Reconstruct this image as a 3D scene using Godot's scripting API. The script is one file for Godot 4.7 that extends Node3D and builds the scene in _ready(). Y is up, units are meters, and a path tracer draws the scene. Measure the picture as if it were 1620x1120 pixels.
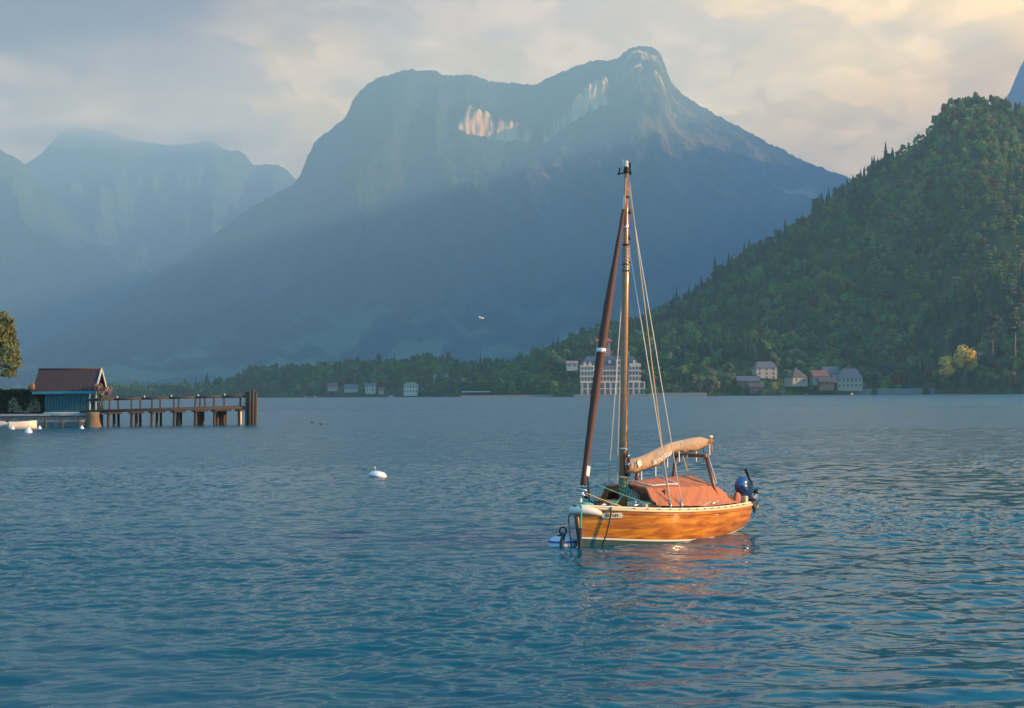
extends Node3D
# A wooden sailing boat moored on a mountain lake late in the day.

const EYE := Vector3(0, 3, 0)
const FOCAL := 2250.0          # focal length in units of a 1620 x 1120 frame
var view := Basis()
var mats := {}
var rng := RandomNumberGenerator.new()
var nz := FastNoiseLite.new()
var nz2 := FastNoiseLite.new()
var lands := []


# ---------------------------------------------------------------- surveying
func at(px: float, py: float, depth: float) -> Vector3:      # the point seen at a photo position, so many metres away
	return EYE + view * (Vector3((px - 810.0) / FOCAL, -(py - 560.0) / FOCAL, -1.0) * depth)

func afloat(px: float, py: float) -> Vector3:                # the same on the water
	var d: Vector3 = view * Vector3((px - 810.0) / FOCAL, -(py - 560.0) / FOCAL, -1.0)
	return EYE + d * (-EYE.y / d.y)

# ---------------------------------------------------------------- nodes
func numbered(called: String) -> String:
	if not has_node(NodePath(called)):
		return called
	var n := 1
	while has_node(NodePath("%s_%03d" % [called, n])):
		n += 1
	return "%s_%03d" % [called, n]

var taken := {}
func fresh(called: String) -> String:
	if not taken.has(called):
		taken[called] = 0
		return called
	taken[called] += 1
	return "%s_%03d" % [called, taken[called]]

func tag(o: Node, label: String, category := "", group := "", kind := "") -> void:
	if label: o.set_meta("label", label)
	if category: o.set_meta("category", category)
	if group: o.set_meta("group", group)
	if kind: o.set_meta("kind", kind)

func thing(called: String, label: String, category: String, where := Vector3.ZERO, turn := 0.0, group := "") -> Node3D:
	var o := Node3D.new()
	o.name = fresh(called)
	add_child(o, true)
	o.position = where
	o.rotation.y = turn
	tag(o, label, category, group)
	return o

func put(called: String, mesh: Mesh, m: Material, parent: Node = null, where := Transform3D()) -> MeshInstance3D:
	var o := MeshInstance3D.new()
	o.mesh = mesh
	o.transform = where
	if m: o.material_override = m
	if parent == null:
		o.name = fresh(called)
		add_child(o, true)
	else:
		var n := 0
		var nm := called
		while parent.has_node(NodePath(nm)):
			n += 1
			nm = "%s_%03d" % [called, n]
		o.name = nm
		parent.add_child(o, true)
	return o

func again(src: Node3D, label: String, where: Transform3D, group := "") -> Node3D:   # a copy of a thing with its parts
	var c: Node3D = src.duplicate()
	var called := String(src.name)
	var us := called.rfind("_")
	if us > 0 and called.substr(us + 1).is_valid_int():
		called = called.substr(0, us)
	c.name = fresh(called)
	add_child(c, true)
	c.transform = where
	if label: c.set_meta("label", label)
	if group: c.set_meta("group", group)
	return c

# ---------------------------------------------------------------- materials
func lin(r: float, g: float, b: float) -> Color:
	return Color(r, g, b).linear_to_srgb()

func mat(key: String, r := 0.5, g := 0.5, b := 0.5, rough := 0.7, metal := 0.0) -> StandardMaterial3D:
	if mats.has(key):
		return mats[key]
	var m := StandardMaterial3D.new()
	m.resource_name = key
	m.albedo_color = lin(r, g, b)
	m.roughness = rough
	m.metallic = metal
	mats[key] = m
	return m

func noise_tex(size: int, freq: float, cols: Array, stops: Array, seed_ := 1, octaves := 4, bump := -1.0) -> NoiseTexture2D:
	var t := NoiseTexture2D.new()
	var n := FastNoiseLite.new()
	n.seed = seed_
	n.noise_type = FastNoiseLite.TYPE_SIMPLEX_SMOOTH
	n.frequency = freq
	n.fractal_octaves = octaves
	t.noise = n
	t.width = size
	t.height = size
	t.seamless = true
	if bump > 0.0:
		t.as_normal_map = true
		t.bump_strength = bump
	elif cols.size():
		var gr := Gradient.new()
		gr.offsets = PackedFloat32Array(stops)
		var pc := PackedColorArray()
		for c in cols:
			pc.append(c)
		gr.colors = pc
		t.color_ramp = gr
	return t

func grained(key: String, cols: Array, stops: Array, freq: float, scale: Vector3, rough: float, seed_ := 3, tri := true) -> StandardMaterial3D:
	if mats.has(key):
		return mats[key]
	var m := mat(key, 1, 1, 1, rough)
	m.albedo_color = Color.WHITE
	m.albedo_texture = noise_tex(512, freq, cols, stops, seed_, 5)
	m.uv1_triplanar = tri
	m.uv1_scale = scale
	return m

# ---------------------------------------------------------------- shapes
func st_new(smooth := true) -> SurfaceTool:
	var st := SurfaceTool.new()
	st.begin(Mesh.PRIMITIVE_TRIANGLES)
	st.set_smooth_group(0 if smooth else -1)
	return st

func done(st: SurfaceTool) -> ArrayMesh:
	st.generate_normals()
	return st.commit()

func tri(st: SurfaceTool, a: Vector3, b: Vector3, c: Vector3) -> void:
	st.add_vertex(a)
	st.add_vertex(b)
	st.add_vertex(c)

func quad(st: SurfaceTool, a: Vector3, b: Vector3, c: Vector3, d: Vector3) -> void:
	tri(st, a, b, c)
	tri(st, a, c, d)

func box(st: SurfaceTool, c: Vector3, s: Vector3, bs := Basis(), ch := 0.0) -> void:   # ch: chamfer
	var h := s * 0.5
	if ch <= 0.0:
		var p := []
		for i in 8:
			p.append(c + bs * Vector3(h.x if i & 1 else -h.x, h.y if i & 2 else -h.y, h.z if i & 4 else -h.z))
		for f in [[0, 2, 3, 1], [4, 5, 7, 6], [0, 1, 5, 4], [2, 6, 7, 3], [0, 4, 6, 2], [1, 3, 7, 5]]:
			quad(st, p[f[3]], p[f[2]], p[f[1]], p[f[0]])
		return
	ch = minf(ch, minf(h.x, minf(h.y, h.z)) * 0.9)
	var k := [Vector3(h.x - ch, h.y - ch, h.z), Vector3(h.x - ch, h.y, h.z - ch), Vector3(h.x, h.y - ch, h.z - ch)]
	var v := func(i: int, a: int) -> Vector3:
		var q: Vector3 = k[a]
		return c + bs * Vector3(q.x if i & 1 else -q.x, q.y if i & 2 else -q.y, q.z if i & 4 else -q.z)
	for f in [[0, 2, 3, 1, 0], [4, 5, 7, 6, 0], [0, 1, 5, 4, 1], [2, 6, 7, 3, 1], [0, 4, 6, 2, 2], [1, 3, 7, 5, 2]]:
		quad(st, v.call(f[3], f[4]), v.call(f[2], f[4]), v.call(f[1], f[4]), v.call(f[0], f[4]))
	for i in 8:
		for ax in 3:
			var j: int = i | (1 << ax)
			if j == i:
				continue
			var o1: int = [1, 2, 0][ax]
			var o2: int = [2, 0, 1][ax]
			var fa: int = [2, 1, 0][o1]
			var fb: int = [2, 1, 0][o2]
			quad(st, v.call(i, fa), v.call(j, fa), v.call(j, fb), v.call(i, fb))
		tri(st, v.call(i, 0), v.call(i, 1), v.call(i, 2))

func box_mesh(c: Vector3, s: Vector3, bs := Basis(), ch := 0.0) -> ArrayMesh:
	var st := st_new(false)
	box(st, c, s, bs, ch)
	return done(st)

func tube(st: SurfaceTool, pts: Array, radii: Variant, sides := 8, caps := true, flat := 1.0) -> void:
	var n := pts.size()
	var rings := []
	var up := Vector3.UP
	var len_ := 0.0
	for i in n:
		var p: Vector3 = pts[i]
		var d: Vector3 = (pts[mini(i + 1, n - 1)] - pts[maxi(i - 1, 0)])
		d = d.normalized() if d.length() > 1e-7 else Vector3.UP
		var sx := up.cross(d)
		if i == 0 or sx.length() < 0.05:
			sx = (Vector3.RIGHT if absf(d.x) < 0.8 else Vector3.BACK).cross(d)
		sx = sx.normalized()
		var sy := d.cross(sx).normalized()
		up = sy.cross(Vector3.ZERO) + sy
		up = d.cross(sx)
		var r: float = radii[i] if radii is Array else radii
		if i > 0:
			len_ += (pts[i] - pts[i - 1]).length()
		var ring := []
		for k in sides:
			var a := TAU * k / sides
			ring.append(p + (sx * cos(a) + sy * sin(a) * flat) * r)
		rings.append(ring)
	for i in n - 1:
		for k in sides:
			var k2 := (k + 1) % sides
			quad(st, rings[i][k], rings[i + 1][k], rings[i + 1][k2], rings[i][k2])
	if caps:
		for k in range(1, sides - 1):
			tri(st, rings[0][0], rings[0][k], rings[0][k + 1])
			tri(st, rings[n - 1][0], rings[n - 1][k + 1], rings[n - 1][k])

func tube_mesh(pts: Array, radii: Variant, sides := 8, caps := true, flat := 1.0) -> ArrayMesh:
	var st := st_new()
	tube(st, pts, radii, sides, caps, flat)
	return done(st)

func lathe(st: SurfaceTool, base: Vector3, prof: Array, sides := 16, bs := Basis()) -> void:   # prof: [radius, height]
	for i in prof.size() - 1:
		for k in sides:
			var a := TAU * k / sides
			var b := TAU * (k + 1) / sides
			var p: Array = prof[i]
			var q: Array = prof[i + 1]
			var v0 := base + bs * Vector3(cos(a) * p[0], p[1], sin(a) * p[0])
			var v1 := base + bs * Vector3(cos(b) * p[0], p[1], sin(b) * p[0])
			var v2 := base + bs * Vector3(cos(b) * q[0], q[1], sin(b) * q[0])
			var v3 := base + bs * Vector3(cos(a) * q[0], q[1], sin(a) * q[0])
			quad(st, v0, v1, v2, v3)

func lathe_mesh(prof: Array, sides := 16) -> ArrayMesh:
	var st := st_new()
	lathe(st, Vector3.ZERO, prof, sides)
	return done(st)

func sheet(rows: Array, smooth := true, uvs := []) -> ArrayMesh:      # a grid of points
	var st := st_new(smooth)
	for i in rows.size() - 1:
		for k in rows[i].size() - 1:
			for c in [[i, k], [i + 1, k], [i + 1, k + 1], [i, k], [i + 1, k + 1], [i, k + 1]]:
				if uvs.size():
					st.set_uv(uvs[c[0]][c[1]])
				st.add_vertex(rows[c[0]][c[1]])
	return done(st)

func sag(a: Vector3, b: Vector3, drop: float, n := 8) -> Array:
	var out := []
	for i in n + 1:
		var t := float(i) / n
		out.append(a.lerp(b, t) + Vector3.DOWN * drop * 4.0 * t * (1.0 - t))
	return out

func curve(xs: Array, ys: Array, x: float) -> float:           # smooth interpolation through a table
	var n := xs.size()
	if x <= xs[0]: return ys[0]
	if x >= xs[n - 1]: return ys[n - 1]
	var i := 0
	while x > xs[i + 1]:
		i += 1
	var t: float = (x - xs[i]) / (xs[i + 1] - xs[i])
	var p0: float = ys[maxi(i - 1, 0)]
	var p3: float = ys[mini(i + 2, n - 1)]
	var x0: float = xs[maxi(i - 1, 0)]
	var x3: float = xs[mini(i + 2, n - 1)]
	var h: float = xs[i + 1] - xs[i]
	var m1: float = (ys[i + 1] - p0) / maxf(xs[i + 1] - x0, 1e-6) * h
	var m2: float = (p3 - ys[i]) / maxf(x3 - xs[i], 1e-6) * h
	var t2 := t * t
	var t3 := t2 * t
	return (2 * t3 - 3 * t2 + 1) * ys[i] + (t3 - 2 * t2 + t) * m1 + (-2 * t3 + 3 * t2) * ys[i + 1] + (t3 - t2) * m2

func mesh_from(verts: PackedVector3Array, normals: PackedVector3Array, cols: PackedColorArray, uvs: PackedVector2Array, idx: PackedInt32Array) -> ArrayMesh:
	var a := []
	a.resize(Mesh.ARRAY_MAX)
	a[Mesh.ARRAY_VERTEX] = verts
	a[Mesh.ARRAY_NORMAL] = normals
	if cols.size(): a[Mesh.ARRAY_COLOR] = cols
	if uvs.size(): a[Mesh.ARRAY_TEX_UV] = uvs
	a[Mesh.ARRAY_INDEX] = idx
	var m := ArrayMesh.new()
	m.add_surface_from_arrays(Mesh.PRIMITIVE_TRIANGLES, a)
	return m

func _ready() -> void:
	rng.seed = 11
	nz.seed = 5
	nz.noise_type = FastNoiseLite.TYPE_SIMPLEX_SMOOTH
	nz.frequency = 1.0
	nz.fractal_octaves = 4
	nz2.seed = 9
	nz2.noise_type = FastNoiseLite.TYPE_SIMPLEX_SMOOTH
	nz2.frequency = 1.0
	nz2.fractal_octaves = 1
	# camera
	var cam := Camera3D.new()
	cam.name = "camera"
	cam.fov = rad_to_deg(2.0 * atan(560.0 / FOCAL))
	cam.near = 0.3
	cam.far = 40000.0
	cam.position = EYE
	cam.rotation = Vector3(atan(61.0 / FOCAL), 0, deg_to_rad(-0.45))
	add_child(cam)
	cam.current = true
	view = cam.transform.basis
	# sky, haze, exposure
	var env := Environment.new()
	env.background_mode = Environment.BG_SKY
	env.sky = Sky.new()
	var pano := PanoramaSkyMaterial.new()
	pano.panorama = make_sky()
	pano.energy_multiplier = 1.0
	env.sky.sky_material = pano
	env.background_energy_multiplier = SKY_ENERGY
	env.tonemap_mode = Environment.TONE_MAPPER_LINEAR
	env.tonemap_exposure = EXPOSURE
	env.fog_enabled = true
	env.fog_density = FOG_DENSITY
	env.fog_light_color = lin(FOG_COLOR.x, FOG_COLOR.y, FOG_COLOR.z)
	env.volumetric_fog_enabled = true
	env.volumetric_fog_density = 0.0
	env.sdfgi_enabled = true
	env.ssao_enabled = true
	env.ssil_enabled = true
	var we := WorldEnvironment.new()
	we.name = "world"
	we.environment = env
	add_child(we)
	# sun
	var sun := DirectionalLight3D.new()
	sun.name = "sun"
	sun.light_energy = SUN_ENERGY
	sun.light_color = lin(SUN_COLOR.x, SUN_COLOR.y, SUN_COLOR.z)
	sun.light_angular_distance = 0.5
	sun.shadow_enabled = true
	add_child(sun)
	sun.look_at_from_position(to_sun() * 100.0, Vector3.ZERO)
	build_land()
	build_cloud()
	build_water()
	build_shore()
	build_pier()
	build_boat()
	build_small()

const SKY_ENERGY := 0.56
const EXPOSURE := 4.6
const FOG_DENSITY := 0.000142
const FOG_COLOR := Vector3(0.37, 0.72, 1.0)
const SUN_ENERGY := 1.6
const SUN_COLOR := Vector3(1.0, 0.58, 0.25)
const SUN_HIGH := 14.0
const SUN_ROUND := 8.0         # degrees from the right towards the camera

func to_sun() -> Vector3:
	var e := deg_to_rad(SUN_HIGH)
	var a := deg_to_rad(SUN_ROUND)
	return Vector3(cos(e) * cos(a), sin(e), cos(e) * sin(a))

var big := FastNoiseLite.new()
var wisp := FastNoiseLite.new()
func sky_color(d: Vector3, fine: float, ts: Vector3) -> Color:
	var se := d.y
	# clouds lie in a layer: looked up where the sight line meets it
	var k := 1.0 / (maxf(se, 0.0) + 0.16)
	var c1 := big.get_noise_3d(d.x * k * 0.75, d.z * k * 0.75, 3.0)
	var c2 := big.get_noise_3d(d.x * k * 2.1 + 7.0, d.z * k * 2.1, 9.0)
	var c3 := big.get_noise_3d(d.x * 9.0, d.y * 16.0, d.z * 9.0)
	var near_sun := pow(maxf(d.dot(ts), 0.0), 8.0)
	var side := clampf(d.x * 1.1 + 0.5, 0.0, 1.0)                 # the west, to the right, is the brighter half
	var high := smoothstep(0.25, 0.40, se)
	var low := Vector3(0.74, 0.42, 0.22).lerp(Vector3(1.48, 0.84, 0.20), side)
	low = low.lerp(Vector3(0.20, 0.44, 0.66), smoothstep(-0.35, 0.35, d.z) * (1.0 - near_sun))     # clear behind
	var top := Vector3(0.02, 0.42, 0.84)
	var base := low.lerp(top, high)
	base += Vector3(0.75, 0.52, 0.28) * near_sun * 0.6
	# darker undersides and paler gaps
	var cloud := smoothstep(-0.1, 0.4, c1 + 0.55 * c2)
	var dark := Vector3(0.26, 0.20, 0.24).lerp(Vector3(0.66, 0.42, 0.26), side)
	base = base.lerp(dark.lerp(Vector3(0.07, 0.32, 0.56), high), cloud * lerpf(0.5, 0.85, 1.0 - side) * lerpf(0.55, 1.0, smoothstep(0.1, 0.3, se)))
	var pale := smoothstep(0.05, 0.5, c3 - 0.3 * c1)
	base = base.lerp(base * 1.45 + Vector3(0.08, 0.05, 0.015), pale * 0.5)
	if fine > 0.0:
		# torn edges and wisps
		var w1 := wisp.get_noise_3d(d.x * 11.0 + 0.5 * c2, d.y * 25.0 + 0.4 * c3, d.z * 5.0)
		var w2 := wisp.get_noise_3d(d.x * 30.0 + w1, d.y * 58.0 + w1 * 1.2, 4.0)
		var tear := smoothstep(-0.12, 0.20, w1 + 0.35 * w2)
		base *= 1.0 + fine * (0.20 * (tear - 0.5) + 0.10 * w2)
		var grey := smoothstep(0.10, 0.34, wisp.get_noise_3d(d.x * 7.0 + 3.0 + w2 * 0.12, d.y * 15.0 + w1 * 0.3, 8.0) + 0.9 * (se - 0.19))
		base = base.lerp(Vector3(0.36, 0.27, 0.27), grey * 0.5 * fine * (1.0 - 0.7 * side))
	# the slate bank high on the left
	var bank := smoothstep(0.06, -0.26, d.x + (0.27 - se) * 1.6 + 0.10 * c2) * smoothstep(0.17, 0.25, se + 0.03 * c2)
	base = base.lerp(Vector3(0.06, 0.0, 0.05), bank * 0.97 * clampf(-d.z * 2.0, 0.25, 1.0))
	return Color(maxf(base.x, 0.0), maxf(base.y, 0.0), maxf(base.z, 0.0))

func sky_dir(i: float, j: float, w: float, h: float) -> Vector3:
	var el := PI * 0.5 - PI * (j + 0.5) / h
	var az := TAU * (i + 0.5) / w
	return Vector3(sin(az) * cos(el), sin(el), -cos(az) * cos(el))

func make_sky() -> ImageTexture:
	for n in [big, wisp]:
		n.seed = 21
		n.noise_type = FastNoiseLite.TYPE_SIMPLEX_SMOOTH
		n.frequency = 1.0
		n.fractal_octaves = 5
	wisp.seed = 44
	var ts := to_sun()
	var im := Image.create(512, 256, false, Image.FORMAT_RGBF)
	for j in 256:
		for i in 512:
			var d := sky_dir(i, j, 512, 256)
			im.set_pixel(i, j, sky_color(d, 0.0, ts) if d.y > -0.03 else Color(0.2, 0.22, 0.25))
	im.resize(4096, 2048, Image.INTERPOLATE_CUBIC)
	# finer cloud towards the mountains
	for j in range(730, 1030):
		for i in range(-460, 460):
			var d := sky_dir(i, j, 4096, 2048)
			var f := smoothstep(460.0, 340.0, absf(i)) * smoothstep(730.0, 800.0, j)
			if f > 0.0:
				im.set_pixel(posmod(i, 4096), j, sky_color(d, f, ts))
	return ImageTexture.create_from_image(im)

func build_cloud() -> void:           # cloud lying along the summits on the left
	var r := RandomNumberGenerator.new()
	r.seed = 6
	for n in 14:
		var u := n / 13.0
		var q := [lerpf(40.0, 400.0, u) + r.randf_range(-14, 14), 208.0 + 14.0 * u + r.randf_range(-12, 9), r.randf_range(600, 1400), r.randf_range(150, 310)]
		var f := FogVolume.new()
		f.name = fresh("cloud_bank")
		f.shape = RenderingServer.FOG_VOLUME_SHAPE_ELLIPSOID
		f.size = Vector3(q[2], q[3], 900)
		f.position = at(q[0], q[1], 13900)
		var m := FogMaterial.new()
		m.density = 0.0004
		m.albedo = lin(0.92, 0.86, 0.80)
		f.material = m
		f.set_meta("kind", "stuff")
		f.set_meta("label", "pale cloud lying on the summits at the left")
		f.set_meta("category", "cloud")
		f.set_meta("group", "cloud banks on the far summits")
		add_child(f, true)

# ---------------------------------------------------------------- terrain
# A land is a slope from a shore or foot up to a ridge: for each bearing (x over distance) how far the foot and the ridge are and how high the ridge stands.
func land(kind: String, sky: Array, shore: Array, ridge: Array, p: float, back: float) -> Dictionary:
	# sky: [px, py] of the ridge; shore, ridge: [px, distance]
	var sx := []
	var sd := []
	for s in shore:
		sx.append((s[0] - 810.0) / FOCAL)
		sd.append(float(s[1]))
	var rx := []
	var rd := []
	for s in ridge:
		rx.append((s[0] - 810.0) / FOCAL)
		rd.append(float(s[1]))
	var bs := []
	var hs := []
	for s in sky:
		var d := curve(rx, rd, (s[0] - 810.0) / FOCAL)
		var v := at(s[0], s[1], d)
		bs.append(v.x / -v.z)
		hs.append(v.y * d / -v.z)
	return {"kind": kind, "sx": sx, "sd": sd, "rx": rx, "rd": rd, "bs": bs, "hs": hs, "p": p, "back": back}

const FAR := 2.8                # the mountains stand this much farther off than surveyed, and are that much larger
func scaled(v: Vector3, k: float) -> Vector3:
	return EYE + (v - EYE) * k

func land_h(L: Dictionary, b: float, dist: float) -> float:
	var d0 := curve(L.sx, L.sd, b)
	var d1 := curve(L.rx, L.rd, b)
	var H := curve(L.bs, L.hs, b)
	return land_at(L, b, dist, (dist - d0) / (d1 - d0), H)

func land_at(L: Dictionary, b: float, dist: float, t: float, H: float) -> float:
	var x := b * dist
	var h := 0.0
	match L.kind:
		"main":
			var plain := 62.0 * smoothstep(0.0, 0.42, t)
			var up := clampf((t - 0.12) / 0.88, 0.0, 1.0)
			h = plain * (1.0 - up) + H * pow(up, L.p)
			if t > 1.0:
				h = H - (t - 1.0) * L.back
			var mid := 4.0 * up * (1.0 - up)
			var gul := 1.0 - absf(nz.get_noise_2d(b * 11.0 + 3.0, t * 1.3)) * 2.0
			var pxc := b * FOCAL + 810.0
			mid *= 1.0 - 0.85 * smoothstep(690.0, 740.0, pxc) * smoothstep(1010.0, 960.0, pxc) * smoothstep(0.66, 0.76, t)
			h += (gul - 0.55) * 52.0 * mid * clampf(H / 500.0, 0.1, 1.0)
			h += nz.get_noise_2d(x * 0.004, dist * 0.004) * 40.0 * mid
			var fade := clampf((1.06 - t) * 6.0, 0.35, 1.0)
			h += nz.get_noise_2d(x * 0.016 + 40.0, dist * 0.016) * 9.0 * fade * smoothstep(0.0, 0.25, t)
			h += (nz2.get_noise_2d(x * 0.085, dist * 0.085) * 3.0 + nz2.get_noise_2d(x * 0.19, dist * 0.15) * 2.6) * smoothstep(0.02, 0.2, t)
			var cl := cliff_mask(b, t)
			if cl > 0.0:
				h += cl * (smoothstep(0.0, 1.0, (t - cliff_line(b)) / 0.035 + 0.5) - 0.5) * 62.0
				# buttresses that face the evening sun
				var saw := 1.0 - fposmod(b * FOCAL / 11.0 + 0.9 * nz.get_noise_2d(b * 70.0, t * 9.0), 1.0)
				h += cl * (saw * 8.0 + nz.get_noise_2d(b * 200.0, t * 22.0) * 12.0)
		"far", "spur":
			h = H * pow(clampf(t, 0.0, 1.0), L.p)
			if t > 1.0:
				h = H - (t - 1.0) * L.back
			var m2 := 4.0 * clampf(t, 0.0, 1.0) * (1.0 - clampf(t, 0.0, 1.0))
			h += (1.0 - absf(nz.get_noise_2d(b * 16.0, t * 1.6 + 5.0)) * 2.4) * 90.0 * m2
			h += nz.get_noise_2d(x * 0.006, dist * 0.006) * 34.0 * (0.25 + m2)
			h += nz2.get_noise_2d(x * 0.05, dist * 0.05) * 6.0
		"west":
			h = H * pow(clampf(t, 0.0, 1.0), L.p)
			if t > 1.0:
				h = H - (t - 1.0) * L.back
			h += nz.get_noise_2d(x * 0.005, dist * 0.005) * 30.0 * clampf(t, 0.0, 1.0)
			h += nz2.get_noise_2d(x * 0.06, dist * 0.06) * 5.0
		"hill":
			var u := clampf(t, 0.0, 1.0)
			h = H * (u * (1.25 - 0.25 * u) if H < 60.0 else pow(u, L.p))
			if t > 1.0:
				h = H - (t - 1.0) * L.back * clampf(H / 150.0, 0.15, 1.0)
			h += nz.get_noise_2d(x * 0.006, dist * 0.006) * 22.0 * 4.0 * u * (1.0 - u) * clampf(H / 120.0, 0.05, 1.0)
			h += nz2.get_noise_2d(x * 0.03, dist * 0.03) * 2.0 * u
			if t < 0.04:
				h = maxf(h, -0.6) + 0.9 * smoothstep(0.0, 0.02, t)
	if t < 0.0:
		h = t * 120.0 - 0.3
	return h

func cliff_line(b: float) -> float:
	return 0.845 + 0.02 * sin(b * 30.0)

func cliff_mask(b: float, t: float) -> float:     # where the pale rock bands of the main mountain lie
	var px := b * FOCAL + 810.0
	var m := 0.0
	m = maxf(m, smoothstep(722.0, 745.0, px) * smoothstep(850.0, 832.0, px) * smoothstep(0.80, 0.815, t) * smoothstep(0.858, 0.843, t))
	var c := lerpf(0.815, 0.885, clampf((px - 860.0) / 110.0, 0.0, 1.0))
	m = maxf(m, smoothstep(855.0, 872.0, px) * smoothstep(985.0, 955.0, px) * smoothstep(0.030, 0.014, absf(t - c)))
	m = maxf(m, 0.36 * smoothstep(985.0, 1000.0, px) * smoothstep(1065.0, 1045.0, px) * smoothstep(0.88, 0.90, t) * smoothstep(0.985, 0.96, t))
	return m

func land_color(L: Dictionary, b: float, dist: float, t: float, slope: float) -> Color:
	var x := b * dist
	var n := nz.get_noise_2d(x * 0.012 + 9.0, dist * 0.012)
	var n2 := nz2.get_noise_2d(x * 0.07, dist * 0.07)
	var forest := Color(0.030, 0.050, 0.024).lerp(Color(0.062, 0.075, 0.026), clampf(0.5 + n, 0.0, 1.0))
	forest = forest * (1.0 + 0.35 * n2 + 0.45 * nz2.get_noise_2d(x * 0.16 + 3.0, dist * 0.11))
	var rock := Color(0.40, 0.34, 0.28) * (1.0 + 0.3 * n)
	var px := b * FOCAL + 810.0
	match L.kind:
		"main":
			forest = forest * 0.65
			var ribs := nz.get_noise_2d(b * 240.0 + 0.6 * n, t * 30.0)
			var cl := cliff_mask(b, t)
			var fine := nz2.get_noise_2d(b * 300.0, t * 90.0)
			var bare := smoothstep(0.38, 0.80, 0.80 * cl + 0.75 * ribs + 0.45 * n + 0.25 * fine + 0.55 * nz2.get_noise_2d(b * 55.0, t * 75.0)) * smoothstep(0.0, 0.3, cl)
			var c := forest.lerp(Color(0.54, 0.34, 0.15) * (1.0 + 0.35 * ribs), bare)
			# grass and scree on the east flank
			var east := smoothstep(840.0, 1000.0, px) * smoothstep(0.58, 0.70, t) * smoothstep(0.99, 0.93, t)
			c = c.lerp(Color(0.22, 0.14, 0.055), east * smoothstep(0.0, 0.5, n + 0.4 * n2) * 0.5)
			var scat := smoothstep(760.0, 860.0, px) * smoothstep(1000.0, 930.0, px) * smoothstep(0.55, 0.6, t) * smoothstep(0.8, 0.74, t)
			c = c.lerp(Color(0.22, 0.16, 0.08), 0.45 * scat * smoothstep(0.28, 0.5, nz2.get_noise_2d(x * 0.03, dist * 0.016)))
			var mead := smoothstep(1195.0, 1225.0, px) * smoothstep(1305.0, 1285.0, px) * smoothstep(0.035, 0.015, absf(t - 0.83 - 0.0004 * (px - 1250.0) + 0.02 * n))
			c = c.lerp(Color(0.42, 0.26, 0.12), mead)
			# fields on the valley floor
			if t < 0.34:
				var f := smoothstep(0.05, 0.3, nz2.get_noise_2d(x * 0.006, dist * 0.011 + 8.0)) * smoothstep(0.36, 0.22, t)
				c = c.lerp(Color(0.10, 0.15, 0.055), f)
			return c
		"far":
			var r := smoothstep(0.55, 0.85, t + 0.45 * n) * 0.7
			return forest.lerp(rock * 0.14, r)  # rock darkened to stand for the shade on the far slopes
		"west":
			return forest.lerp(rock * 0.7, smoothstep(0.8, 0.95, t + 0.2 * n))
	return forest * 0.9

func land_mesh(L: Dictionary, b0: float, b1: float, nb: int, t0: float, t1: float, nt: int) -> ArrayMesh:
	var v := PackedVector3Array()
	var nr := PackedVector3Array()
	var cl := PackedColorArray()
	var idx := PackedInt32Array()
	v.resize((nb + 1) * (nt + 1))
	nr.resize(v.size())
	cl.resize(v.size())
	for i in nb + 1:
		var b := lerpf(b0, b1, float(i) / nb)
		var d0 := curve(L.sx, L.sd, b)
		var d1 := curve(L.rx, L.rd, b)
		var H := curve(L.bs, L.hs, b)
		for k in nt + 1:
			var t := lerpf(t0, t1, float(k) / nt)
			var dist := d0 + t * (d1 - d0)
			v[i * (nt + 1) + k] = scaled(Vector3(b * dist, land_at(L, b, dist, t, H), -dist), 1.0 if L.kind == "hill" else FAR)
			cl[i * (nt + 1) + k] = land_color(L, b, dist, t, 0.0)
	for i in nb + 1:
		for k in nt + 1:
			var at_ := i * (nt + 1) + k
			var du: Vector3 = v[mini(i + 1, nb) * (nt + 1) + k] - v[maxi(i - 1, 0) * (nt + 1) + k]
			var dv: Vector3 = v[i * (nt + 1) + mini(k + 1, nt)] - v[i * (nt + 1) + maxi(k - 1, 0)]
			var n := du.cross(dv).normalized()
			nr[at_] = n if n.y > 0.0 else -n
			if i < nb and k < nt:
				idx.append_array([at_, at_ + 1, at_ + nt + 2, at_, at_ + nt + 2, at_ + nt + 1])
	return mesh_from(v, nr, cl, PackedVector2Array(), idx)

func shade_ridge_mesh(line: Array) -> ArrayMesh:       # unseen ridge running on towards the camera, added to shade the valley air: [x, z, height, half width]
	var v := PackedVector3Array()
	var nr := PackedVector3Array()
	var cl := PackedColorArray()
	var idx := PackedInt32Array()
	var n := 120
	var k_ := 40
	for i in n + 1:
		var u := float(i) / n * (line.size() - 1)
		var q := []
		for c in 4:
			var xs := range(line.size())
			var ys := []
			for l in line:
				ys.append(float(l[c]))
			q.append(curve(xs, ys, u))
		for k in k_ + 1:
			var t := float(k) / k_ * 2.0 - 1.0
			var x: float = q[0] + t * q[3]
			var h: float = q[2] * pow(1.0 - absf(t), 1.15) * (1.0 + 0.16 * nz.get_noise_2d(x * 0.004, q[1] * 0.004)) - 1.0
			v.append(scaled(Vector3(x, h, q[1]), FAR))
			cl.append(Color(0.034, 0.052, 0.024))
	for i in n + 1:
		for k in k_ + 1:
			var a := i * (k_ + 1) + k
			var du: Vector3 = v[mini(i + 1, n) * (k_ + 1) + k] - v[maxi(i - 1, 0) * (k_ + 1) + k]
			var dv: Vector3 = v[i * (k_ + 1) + mini(k + 1, k_)] - v[i * (k_ + 1) + maxi(k - 1, 0)]
			var m := du.cross(dv).normalized()
			nr.append(m if m.y > 0.0 else -m)
			if i < n and k < k_:
				idx.append_array([a, a + 1, a + k_ + 2, a, a + k_ + 2, a + k_ + 1])
	return mesh_from(v, nr, cl, PackedVector2Array(), idx)

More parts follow.
